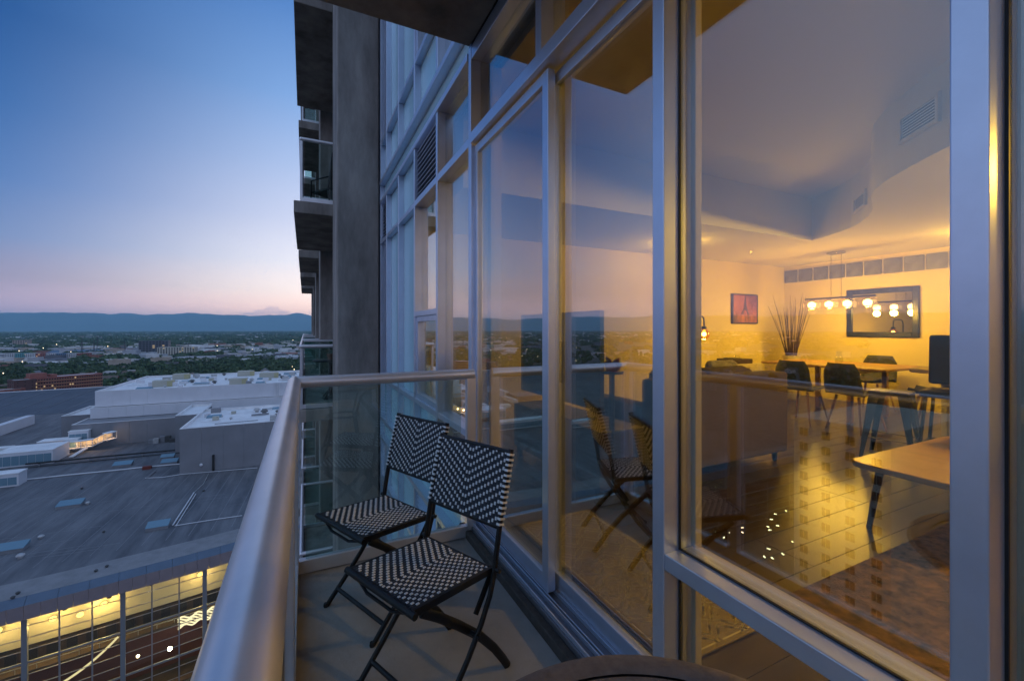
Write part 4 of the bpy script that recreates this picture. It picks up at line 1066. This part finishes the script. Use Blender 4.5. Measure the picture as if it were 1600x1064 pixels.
def rooftop(x0,x1,y0,y1,z,n):
    for i in range(n):
        x,y = rnd.uniform(x0,x1), rnd.uniform(y0,y1); r = rnd.random()
        if r < .35:
            w,d,h = rnd.uniform(1.2,3.4),rnd.uniform(1,2.4),rnd.uniform(.8,2)
            CC(MB().box(x-w/2,x+w/2,y-d/2,y+d/2,z,z+h).box(x-w/2-.06,x+w/2+.06,y-d/2-.06,y+d/2+.06,z+h+.01,z+h+.12), 'roof_unit', rnd.choice((DUCT,TAN,WPANEL,GPANEL)))
        elif r < .6: fan(x,y,z,rnd.uniform(.6,1.4), rnd.choice((DUCT, mat('fan_grey',(.12,.12,.12),.6))))
        elif r < .8:
            ln = rnd.uniform(4,14); CC(MB().tube([(x,y,z+.5),(x+ln,y+rnd.uniform(-1,1),z+.5)], rnd.uniform(.12,.35), 8), 'roof_duct', rnd.choice((DUCT,PW,GPANEL)))
        else:
            w = rnd.uniform(2,4); CC(MB().add([(x-w,y-1,z),(x+w,y-1,z),(x+w,y+1,z),(x-w,y+1,z),(x-w+.3,y-.8,z+.6),(x+w-.3,y-.8,z+.6),(x+w-.3,y+.8,z+.9),(x-w+.3,y+.8,z+.9)], [(4,5,6,7),(0,1,5,4),(1,2,6,5),(2,3,7,6),(3,0,4,7)]), 'roof_hatch', SKYG)
rooftop(-78,-4,252,308,-28.1,60)
rooftop(-34,-6,178,208,-33.8,22)
for (u,v,w,d,h) in ((255,603.5,7.5,4.5,3.0),(283,592,7,4.5,3.0),(372,600,7,4.5,3.0),(384,587,8,4.5,3),(420,590,9,5,3)):
    c = atZ(u,v,-28.1)
    CC(MB().box(c.x-w/2,c.x+w/2,c.y-d/2,c.y+d/2,-28.1,-28.1+h), 'air_handler', TAN, bevel=.2)
    CC(MB().box(c.x+w/2-1.6,c.x+w/2+.4,c.y-d/2-.4,c.y+d/2,-28.0,-28.1+h*.9), 'air_intake', mat('intake_yellow', (.40,.36,.20), .6))
for i in range(3): CC(MB().box(-13.6+i*.9,-13.3+i*.9,246.1,246.5,-38.6,-27.2), 'downpipe', WROOF)
rnd2 = random.Random(9)
for i in range(12):     # clutter at the foot of the grey hall
    x = -58 + i*1.9; y = 228+rnd2.uniform(-2,2)
    CC(MB().box(x-1,x+.9,y-.8,y+.8,RZ+.03,RZ+rnd2.uniform(.8,2.6)), 'roof_unit', rnd2.choice((GPANEL,DUCT,mat('fan_dark',(.06,.06,.06),.6))))
c = atZ(334,735,RZ); CC(MB().box(c.x-.3,c.x+.3,173.4,173.9,RZ+.03,RZ+5.5), 'wall_pipe', GASKET)
CC(MB().ball((c.x-3.4,173.6,RZ+2.6),.5,10,6), 'wall_lamp', PW)

# ================================================================== HOTEL TOWER (seen reflected in the window)
HT = mat('hotel_stucco', (.72,.60,.52), .8, var=.06, vscale=.2)
ht = thing('hotel_tower', 'pale stucco hotel tower with paired windows, mirrored in the big window', 'building', (-112,42,GZ))
MB().box(-132,-96,40.5,58,GZ,-20).build('tower_body', HT, ht)
MB().box(-132.4,-95.6,40.1,58.4,-20,-19.2).build('cornice', HT, ht)
WD = mat('hotel_window', (.03,.035,.04), .15)
me_x = MB().box(-.08,.0,-.8,.8,-.85,.85).mesh('window'); me_x.materials.append(WD)
me_f = MB().box(0,.06,-.03,.03,-.85,.85).mesh('frame_bar'); me_f.materials.append(HT)
me_l = MB().box(-.08,.0,-.8,.8,-.85,.85).mesh('window'); me_l.materials.append(emis('hotel_lit', (1,.66,.3), .8))
rnd = random.Random(2)
for f in range(16):
    z = -22.4 - f*3.2
    for k in range(4):
        w = put('window', me_l if rnd.random() < .012 else me_x, None, ht, T(Vector((-95.93, 42.7+k*4.4, z))))
        put('frame_bar', me_f, None, w, T(Vector((-95.93, 42.7+k*4.4, z))))
    for k in range(8):
        M = T(Vector((-129.5+k*4.3, 58.07, z))) @ Rz(R_(90))
        w = put('window', me_l if rnd.random() < .012 else me_x, None, ht, M); put('frame_bar', me_f, None, w, M)

# ================================================================== CITY BEYOND
def placed(u, vb, vt, w_px, depth, z0=GZ):
    c = atZ(u, vb, z0); d = c.x*sA + c.y*cA
    return c, w_px*d/FPX, (vb-vt)*d/FPX, d
BRICK = mat('red_brick', (.30,.10,.075), .85, var=.15, vscale=.3)
BRICK_D = mat('dark_brick', (.11,.05,.045), .85)
WIN_D = mat('window_dark', (.02,.022,.028), .2)
LIT = emis('lit_window', (1,.74,.40), .45)
def block(name, label, c, w, dep, h, rz, wallm, floors, bays, frame=None, group=None, cat='building', lit=.1, wf=.5, hf=.55, roofm=None, pent=None, seed=1, balcony=False):
    t = thing(name, label, cat, c, group); M = T(Vector(c)) @ Rz(rz); r = random.Random(seed)
    put('wall', MB().box(-w/2,w/2,0,dep,0,h).mesh('wall'), wallm, t, M)
    rf = put('roof', MB().box(-w/2+.4,w/2-.4,.4,dep-.4,h+.01,h+.15).mesh('roof'), roofm or mat('flat_roof', (.45,.44,.43), .85), t, M)
    put('parapet', MB().box(-w/2-.15,w/2+.15,-.15,.4,h,h+.8).box(-w/2-.15,w/2+.15,dep-.4,dep+.15,h,h+.8).box(-w/2-.15,-w/2+.4,.4,dep-.4,h,h+.8).box(w/2-.4,w/2+.15,.4,dep-.4,h,h+.8).mesh('parapet'), wallm, rf, M)
    if pent:
        for (a,b_,hh) in pent: put('penthouse', MB().box(-w/2+a*w,-w/2+b_*w,dep*.25,dep*.8,h,h+hh).mesh('penthouse'), wallm, rf, M)
    fh, bw = h/floors, w/bays
    md = MB().box(-bw*wf/2,bw*wf/2,-.12,-.02,-fh*hf/2,fh*hf/2).mesh('window'); md.materials.append(WIN_D)
    ml = MB().box(-bw*wf/2,bw*wf/2,-.12,-.02,-fh*hf/2,fh*hf/2).mesh('window'); ml.materials.append(LIT)
    for f in range(floors):
        for k in range(bays):
            put('window', ml if r.random() < lit else md, None, t, M @ T(Vector((-w/2+(k+.5)*bw, 0, (f+.52)*fh))))
        if balcony: put('balcony_band', MB().box(-w/2,w/2,-.9,-.02,f*fh+.02,f*fh+.55*1.6).mesh('balcony_band'), balcony, t, M)
    fs = max(1,int(dep/bw))
    for f in range(floors):
        for k in range(min(fs,6)):
            for sx in (-1,1):
                put('window', md, None, t, M @ T(Vector((sx*w/2, dep*(k+.5)/min(fs,6), (f+.52)*fh))) @ Rz(R_(90*sx)))
    return t
# long red brick apartment slab
p, q = atZ(50,629,GZ), atZ(160,617,GZ); dv = q-p
block('brick_apartments', 'long seven-storey red brick apartment block with rows of balconies', p+dv*.5, dv.length, 18, 24, math.atan2(dv.y,dv.x), BRICK, 7, 28, lit=.10, wf=.60, hf=.42, balcony=mat('balcony_brick', (.42,.20,.11), .85), roofm=mat('flat_roof_pale', (.55,.52,.52), .85), pent=[(.0,.22,5.0),(.27,.36,3)], seed=3)
p2 = atZ(26,632,GZ); block('brick_tower', 'windowless dark brick stair tower at the end of the red apartment block', p2+Vector((6,0,0)), 15, 16, 23.5, math.atan2(dv.y,dv.x), BRICK_D, 7, 3, lit=0, wf=.12, hf=.3, seed=4)
p3 = atZ(4,637,GZ); block('brick_annex', 'lower red brick wing with dark brick balconies beside the dark stair tower', p3, 30, 16, 16, math.atan2(dv.y,dv.x), BRICK, 5, 8, lit=.05, wf=.62, hf=.42, balcony=BRICK_D, seed=6)  # balcony bands in the dark brick colour
WHITE = mat('white_stucco', (.60,.59,.58), .8, var=.06, vscale=.3)
c,w,h,d = placed(168,592,579,62,15); block('white_apartments', 'low white apartment block half hidden by trees behind the brick block', c, w, 16, h*.8, R_(8), WHITE, 3, 12, lit=.03, seed=7)
c,w,h,d = placed(275,558,543,48,15); block('pale_apartments', 'pale mid-rise apartment block with vertical window strips above the trees', c, w, 28, h, R_(-4), mat('pale_concrete', (.48,.44,.36), .8), 8, 14, lit=.06, wf=.45, hf=.75, seed=8)
c,w,h,d = placed(240,556,533,36,15); block('dark_office', 'dark mid-rise office block beside the pale apartments', c, w, 34, h, R_(3), mat('dark_cladding', (.09,.085,.10), .6), 8, 9, lit=.05, wf=.7, hf=.5, seed=9)
c,w,h,d = placed(228,557,536,14,15); block('slim_office', 'slim grey office block beside the dark mid-rise', c+Vector((-20,60,0)), w, 20, h, 0, mat('grey_cladding', (.20,.20,.21), .6), 8, 4, lit=.05, seed=10)
c,w,h,d = placed(31,543,532,16,15); block('tan_office', 'tan office block standing alone in the far trees', c, w, 40, h, R_(4), mat('tan_concrete', (.38,.29,.24), .8), 6, 6, lit=.03, seed=12)
cols_ = [((.55,.55,.56),'white'),((.12,.34,.36),'teal'),((.55,.55,.56),'white'),((.30,.09,.07),'red'),((.5,.5,.52),'white'),((.12,.20,.32),'blue'),((.52,.52,.53),'white'),((.28,.10,.08),'red')]
for i,(cc_,nm) in enumerate(cols_):
    c,w,h,d = placed(18+i*16,563,552.5,15,12)
    block('row_apartments', ["white apartment building ending the colourful row next to the teal one", "teal apartment building in the colourful row beyond the trees", "white apartment building in the colourful row between the teal and a red one", "red apartment building in the middle of the colourful row, one away from teal", "white apartment building in the colourful row between a red and the blue one", "blue apartment building in the colourful row beyond the trees", "white apartment building in the colourful row between the blue and the last red one", "red apartment building ending the colourful row beyond the trees"][i], c, w*.96, 18, h, R_(6), mat('row_'+nm, cc_, .75), 4, 6, lit=.06, group='colourful apartment row', seed=20+i)
c,w,h,d = placed(112,556,544,60,20)
t = thing('blue_warehouse', 'wide warehouse with a dark blue metal roof beyond the colourful row', 'building', c); 
MB().box(c.x-w/2,c.x+w/2,c.y,c.y+90,GZ,GZ+9).build('wall', mat('warehouse_grey', (.25,.26,.29), .8), t)
MB().add([(c.x-w/2-1,c.y-1,GZ+9.1),(c.x+w/2+1,c.y-1,GZ+9.1),(c.x+w/2+1,c.y+91,GZ+9.1),(c.x-w/2-1,c.y+91,GZ+9.1),(c.x-w/2-1,c.y+45,GZ+15),(c.x+w/2+1,c.y+45,GZ+15)], [(0,1,5,4),(2,3,4,5),(0,4,3),(1,2,5)]).build('roof', BLUE, t)

# ---- scattered houses and low buildings
rnd = random.Random(77)
def pol(a, d): return Vector((d*math.sin(R_(a)), d*math.cos(R_(a)), GZ))
def blocked(p):
    if -345 < p.x < 60 and 90 < p.y < 425: return True
    if -300 < p.x < -180 and 585 < p.y < 670: return True
    return False
HCOL = [('white',(.58,.57,.55)),('tan',(.38,.31,.23)),('brick',(.24,.10,.07)),('grey',(.28,.28,.29)),('cream',(.50,.45,.36))]
RCOL = [mat('roof_a',(.07,.065,.065),.9), mat('roof_b',(.14,.10,.08),.9), mat('roof_c',(.17,.17,.18),.9)]
def gable(w, d, h, rh):
    wl = MB().box(-w/2,w/2,-d/2,d/2,0,h).add([(-w/2,-d/2,h),(w/2,-d/2,h),(0,-d/2,h+rh),(-w/2,d/2,h),(w/2,d/2,h),(0,d/2,h+rh)], [(0,1,2),(5,4,3)])
    e=.5; rf = MB()
    for s_ in (-1,1):
        rf.add([(s_*(w/2+e),-d/2-e,h-.25),(s_*(w/2+e),d/2+e,h-.25),(0,d/2+e,h+rh+.1),(0,-d/2-e,h+rh+.1),(s_*(w/2+e),-d/2-e,h-.05),(s_*(w/2+e),d/2+e,h-.05),(0,d/2+e,h+rh+.3),(0,-d/2-e,h+rh+.3)],
               [(0,1,2,3),(4,7,6,5),(0,4,5,1),(0,3,7,4),(1,5,6,2)])
    return wl.mesh('wall'), rf.mesh('roof')
HM = {}
for nm, colr in HCOL:
    wl, rf = gable(9, 13, 5.2, 2.8); wl.materials.append(mat('house_'+nm, colr, .85)); HM[nm] = (wl, rf)
wd_h = MB().box(-.6,.6,-.06,0,-.8,.8).mesh('window'); wd_h.materials.append(WIN_D)
n = 0; HP = []
while n < 120:
    a = rnd.uniform(-26, 1) if n < 95 else rnd.uniform(-66, -26); d = 1/math.sqrt(rnd.uniform(1/1150**2, 1/440**2))
    p = pol(a, d)
    if blocked(p) or any((p-q).length < 20 for q in HP): continue
    HP.append(p); nm = rnd.choice(HCOL)[0]; wl, rf = HM[nm]
    rz = rnd.choice((0,90))+rnd.uniform(-6,6); k = rnd.uniform(.85,1.5)
    M = T(p) @ Rz(R_(rz)) @ Matrix.Diagonal((k,k,k,1))
    t = thing('house', 'small %s gabled house among the trees beyond the convention hall' % nm, 'house', p, '%s houses among the trees' % nm)
    put('wall', wl, None, t, M)
    rc = RCOL[n % 3]; key = ('r', n%3)
    if key not in HM:
        m2 = rf.copy(); m2.materials.clear(); m2.materials.append(rc); HM[key] = m2
    put('roof', HM[key], None, t, M)
    for x in (-2.4,2.4):
        put('window', wd_h, None, t, M @ T(Vector((x,-6.52,2.6))))
    for y in (-3.5,0,3.5):
        put('window', wd_h, None, t, M @ T(Vector((4.52,y,2.6))) @ Rz(R_(90))); 
    n += 1
WCOL = [('white',(.62,.61,.60)),('pale grey',(.42,.42,.44)),('tan',(.42,.34,.27)),('brick red',(.26,.11,.08)),('dark grey',(.15,.15,.17))]
WME = {}
for nm, colr in WCOL:
    for k in range(3):
        w,d,h = ((34,24,8),(60,34,10),(24,20,14))[k]
        b = MB().box(-w/2,w/2,-d/2,d/2,0,h); b.box(-w/2-.3,w/2+.3,-d/2-.3,-d/2+.3,h,h+.9).box(-w/2-.3,w/2+.3,d/2-.3,d/2+.3,h,h+.9).box(-w/2-.3,-w/2+.3,-d/2+.3,d/2-.3,h,h+.9).box(w/2-.3,w/2+.3,-d/2+.3,d/2-.3,h,h+.9)
        b.box(-w*.3,-w*.1,-2,2,h,h+2.2).box(w*.15,w*.25,-1,3,h,h+1.5)
        me = b.mesh('warehouse'); me.materials.append(mat('low_'+nm.replace(' ','_'), colr, .8, var=.12, vscale=.08)); WME[nm,k] = me
WP = []; n = 0
while n < 170:
    a = rnd.uniform(-26, 1) if n < 140 else rnd.uniform(-66,-26); d = 1/math.sqrt(rnd.uniform(1/3000**2, 1/1080**2))
    p = pol(a, d)
    if any((p-q).length < 48 for q in WP): continue
    WP.append(p); nm = rnd.choices([x[0] for x in WCOL], (5,4,3,1.5,1.5))[0]; k = rnd.randrange(3); s_ = rnd.uniform(.8,1.5)
    o = put('low_building', WME[nm,k], None, None, T(p) @ Rz(R_(rnd.choice((0,90))+rnd.uniform(-5,5))) @ Matrix.Diagonal((s_,s_,rnd.uniform(.8,1.2),1)))
    kind = ('long low','wide low','small boxy')[k]
    tag(o, '%s %s flat-roofed building in the far industrial district' % (kind, nm), 'building', '%s %s far buildings' % (kind, nm)); n += 1
# the rest of the far town: too many and too small to tell apart
cols2 = [(.72,.70,.69),(.45,.40,.36),(.30,.30,.33),(.55,.50,.44),(.26,.14,.11)]
for ci, colr in enumerate(cols2):
    b = MB()
    for i in range(760 if ci in (0,3) else 330):
        a = rnd.uniform(-60, 2) if i % 4 == 0 else rnd.uniform(-26, 1)
        d = rnd.uniform(1100, 2600) if i % 2 else rnd.uniform(2600, 9500)
        p = pol(a, d); w,h = rnd.uniform(8,26)*(1+d/5000), rnd.uniform(4,9)*(1+d/9000)
        if any((p-q).length < 30 for q in WP): continue
        z = rnd.uniform(-.1,.1)
        b.obox(p+Vector((0,0,h/2)), (w/2*math.cos(z),w/2*math.sin(z),0), (-w*.35*math.sin(z),w*.35*math.cos(z),0), (0,0,h/2))
    o = b.build('far_town', mat('far_town_%d' % ci, colr, .85), kind='stuff')
    o['label'] = ['whitish','tan','grey','cream','brick'][ci] + ' specks of distant low buildings spread over the plain'; o['category'] = 'town'
# ---- trees
import numpy as np
rs_ = np.random.RandomState(5)
LEAF = []
for i, c_ in enumerate([(.062,.105,.042),(.046,.078,.034),(.082,.120,.048)]):
    LEAF.append(mat('tree_leaf_%d' % i, c_, .85, var=.45, vscale=.4))
BARK = mat('tree_bark', (.06,.045,.035), .9)
def crown_pts(n, lob=7):
    c = rs_.normal(size=(lob,3)); c /= np.linalg.norm(c,axis=1)[:,None]; c *= rs_.uniform(.25,.62,(lob,1)); c[:,2] = c[:,2]*.8+.05
    rr = rs_.uniform(.30,.50,lob); k = rs_.randint(0,lob,n); d = rs_.normal(size=(n,3)); d /= np.linalg.norm(d,axis=1)[:,None]
    return c[k] + d*(rr[k]*rs_.uniform(.75,1.08,n)**.5)[:,None], d
def quads(P, D, size):
    n = len(P); r = rs_.normal(size=(n,3)); nrm = D*.8 + r*.5; nrm /= np.linalg.norm(nrm,axis=1)[:,None]
    a = np.cross(nrm, rs_.normal(size=(n,3))); a /= np.linalg.norm(a,axis=1)[:,None]; b = np.cross(nrm,a)
    s_ = (size if np.ndim(size) else np.full(n,size))[:,None]*rs_.uniform(.6,1.25,(n,1))
    V = np.stack([P-a*s_-b*s_*.55, P+a*s_-b*s_*.7, P+a*s_*.8+b*s_, P-a*s_*.7+b*s_*.8],1).reshape(-1,3)
    return V
def qmesh(name, V, m_):
    me = bpy.data.meshes.new(name); nv = len(V); nq = nv//4
    me.vertices.add(nv); me.vertices.foreach_set('co', V.astype(np.float32).ravel())
    me.loops.add(nv); me.loops.foreach_set('vertex_index', np.arange(nv,dtype=np.int32))
    me.polygons.add(nq); me.polygons.foreach_set('loop_start', np.arange(0,nv,4,dtype=np.int32))
    me.update(calc_edges=True); me.materials.append(m_); return me
CR = []
for i in range(7):
    P, D = crown_pts(330, 6+i%4); CR.append(qmesh('crown', quads(P,D,.13), LEAF[i%3]))
tb = MB().tube([(0,0,0),(.02,0,.5),(0,.02,.95)], [.055,.045,.02], 6)
for k in range(5):
    a = k*1.26; tb.tube([(0,0,.5+.07*k),(.25*math.cos(a),.25*math.sin(a),.8+.07*k),(.42*math.cos(a),.42*math.sin(a),1.1+.05*k)], [.03,.018,.008], 5)
TRK = tb.mesh('trunk'); TRK.materials.append(BARK)
cand = []
while len(cand) < 5200:
    a = rnd.uniform(-27,1.5) if len(cand) < 4000 else rnd.uniform(-68,-27)
    d = math.sqrt(rnd.uniform(390**2, 1230**2)); p = pol(a,d)
    if blocked(p): continue
    if any((p-q).length < 8 for q in HP): continue
    # trees thin out in patches
    if noise.noise(Vector((p.x*.008,p.y*.008,3))) < -.32: continue
    cand.append((d, a, p))
cand.sort(key=lambda x: (not (-26 < x[1] < .5), x[0]))
pick = cand[:290]; rest = cand[290:]
for i,(d,a,p) in enumerate(pick):
    H = rnd.uniform(8,14); w = H*rnd.uniform(.36,.5)
    t = thing('tree', 'leafy green tree in the belt beyond the convention hall roof', 'tree', p, 'trees beyond the convention hall')
    rz = Rz(rnd.uniform(0,6.28))
    put('trunk', TRK, None, t, T(p) @ rz @ Matrix.Diagonal((H*.35,H*.35,H*.55,1)))
    put('crown', CR[i % 7], None, t, T(p+Vector((0,0,H*.6))) @ rz @ Matrix.Diagonal((w,w,H*.46,1)))
def belt(items, nq, size, name, label, hs, ws):
    groups = [[],[],[]]
    for (d,a,p) in items:
        H = rnd.uniform(*hs); w = rnd.uniform(*ws)*H
        P, D = crown_pts(nq, 5); P = P*np.array([w,w,H*.5]) + np.array([p.x,p.y,GZ+H*.55])
        groups[rnd.randrange(3)].append(quads(P, D, size*H))
    for k in range(3):
        o = put(name, qmesh(name, np.concatenate(groups[k]), LEAF[k]), kind='stuff'); o['label'] = label[k]; o['category'] = 'trees'
belt(rest, 46, .17, 'tree_belt', ['mid green mass of trees spreading through the near suburbs','dark green mass of trees spreading through the near suburbs','light green mass of trees spreading through the near suburbs'], (7,14), (.38,.55))
far = []
while len(far) < 9000:
    a = rnd.uniform(-27,1.5) if len(far) < 7200 else rnd.uniform(-66,-27)
    d = 1/math.sqrt(rnd.uniform(1/11000**2, 1/1250**2)) if len(far) % 3 else rnd.uniform(2200,11000)
    if 1230 < d < 2300 and noise.noise(Vector((a*.35, d*.004, 7))) < .12: continue
    far.append((d,a,pol(a,d)))
groups = [[],[],[]]
for (d,a,p) in far:
    H = rnd.uniform(8,13)*(1+d/14000); w = H*(.6+d/2600)
    P, D = crown_pts(14, 6); P = P*np.array([w,w,H*.5]) + np.array([p.x,p.y,GZ+H*.5])
    groups[rnd.randrange(3)].append(quads(P, D*np.array([1,1,2.]), .26*H*(1+d/6000)))
for k in range(3):
    o = put('far_woods', qmesh('far_woods', np.concatenate(groups[k]), LEAF[k]), kind='stuff'); o['label'] = ['mid','dark','light'][k] + ' green canopy of the far plain below the mountains'; o['category'] = 'trees'
# ---- street lamps: plaza before the hall, and town lights far off
sl_p = MB().tube([(0,0,0),(0,0,7.2)], [.10,.06], 6).beam((0,0,7.2),(1.4,0,7.35),.08,.08).mesh('pole'); sl_p.materials.append(GPANEL)
sl_h = MB().obox((1.6,0,7.3),(.45,0,0),(0,.16,0),(0,0,.09)).mesh('lamp_head'); sl_h.materials.append(emis('street_glow',(1,.78,.45),14))
for i in range(58):
    p = Vector((-98-i*1.25+rnd.uniform(-2,2), 96-14*(i%3)+rnd.uniform(-5,2)-(8 if i%3==2 else 0), GZ+.12))
    t = thing('street_lamp', 'lit street lamp on the plaza before the convention hall glass', 'street lamp', p, 'plaza street lamps')
    M = T(p) @ Rz(rnd.uniform(0,6.28)); put('pole', sl_p, None, t, M); put('lamp_head', sl_h, None, t, M)
tl_h = MB().ball((0,0,9.2),.55,8,5).mesh('lamp_head'); tl_h.materials.append(emis('town_glow',(1,.80,.5),4))
tl_p = MB().tube([(0,0,0),(0,0,8.7)], .12, 5).mesh('pole'); tl_p.materials.append(GPANEL)
for i in range(34):
    a = rnd.uniform(-26,0) if i < 22 else rnd.uniform(-62,-26); d = rnd.uniform(600,2600); p = pol(a,d)
    if blocked(p): continue
    k = max(1, d/1000)
    t = thing('floodlight_mast', 'tiny lit lamp mast among the distant suburbs', 'lamp', p, 'town lamp masts')
    M = T(p) @ Matrix.Diagonal((k,k,max(1.4,k),1)); put('pole', tl_p, None, t, M); put('lamp_head', tl_h, None, t, M)
for (u,v0,v1) in ((128,556,531),(147,556,531),(195,558,534),(152,548,527),(294,556,537)):
    c = atZ(u,v0,GZ); d = c.x*sA+c.y*cA; h = (v0-v1)*d/FPX
    t = thing('lattice_mast', 'thin dark lattice mast rising over the far industrial district', 'mast', c, 'lattice masts')
    b = MB()
    for sx,sy in ((-1,-1),(1,-1),(1,1),(-1,1)): b.tube([c+Vector((sx*1.8,sy*1.8,0)), c+Vector((sx*.5,sy*.5,h))], .28, 4)
    b.build('tower_legs', mat('mast_steel',(.06,.05,.055),.7), t)
    b = MB()
    for k in range(8):
        z = h*k/8; s_ = 1.8-1.3*k/8; s2 = 1.8-1.3*(k+1)/8; z2 = h*(k+1)/8
        b.beam(c+Vector((-s_,-s_,z)), c+Vector((s2,-s2,z2)), .2,.2); b.beam(c+Vector((s_,s_,z)), c+Vector((-s2,s2,z2)), .2,.2)
    b.build('bracing', MATS['mast_steel'], t)

# ---- a small cloud low over the range
cl = thing('cloud', 'small grey cloud low over the mountains', 'cloud', (0,60000,2200))
c = Vector((-.062*60000, 60000, 60000*(514-487)/FPX*.9)); b = MB()
for (dx,dz,rx,rz_) in ((-1900,-350,1500,180),(-700,-150,1300,330),(100,150,900,480),(900,-150,1200,300),(2000,-330,1400,160)):
    o = len(b.v); b.ball((0,0,0),1,20,12)
    for i in range(o,len(b.v)):
        x,y,z = b.v[i]; nn = 1+.30*noise.noise(Vector((x*2+dx,y*2,z*2)))+.15*noise.noise(Vector((x*5+dx,y*5,z*5)))
        b.v[i] = (c.x+dx+x*rx*nn, c.y+y*900*nn, c.z+dz+z*rz_*nn)
cm = bpy.data.materials.new('cloud_vapour'); cm.use_nodes = True; cm.node_tree.nodes.clear()
vn = cm.node_tree.nodes.new('ShaderNodeVolumePrincipled'); vn.inputs['Color'].default_value = (.8,.78,.86,1); vn.inputs['Density'].default_value = .00035
on = cm.node_tree.nodes.new('ShaderNodeOutputMaterial'); cm.node_tree.links.new(vn.outputs[0], on.inputs['Volume'])
b.build('vapour', cm, cl, kind='stuff')

# ================================================================== AIR
hm = bpy.data.materials.new('haze_air'); hm.use_nodes = True; hm.node_tree.nodes.clear()
vn = hm.node_tree.nodes.new('ShaderNodeVolumePrincipled'); vn.inputs['Color'].default_value = (.44,.80,1,1)
vn.inputs['Density'].default_value = 4.2e-5; vn.inputs['Anisotropy'].default_value = 0.0
on = hm.node_tree.nodes.new('ShaderNodeOutputMaterial'); hm.node_tree.links.new(vn.outputs[0], on.inputs['Volume'])
hz = MB().box(-40000,40000,-40000,40000,GZ-6,1060).build('haze', hm, kind='stuff')
hz['label'] = 'thin blue evening haze over the plain'; hz['category'] = 'haze'
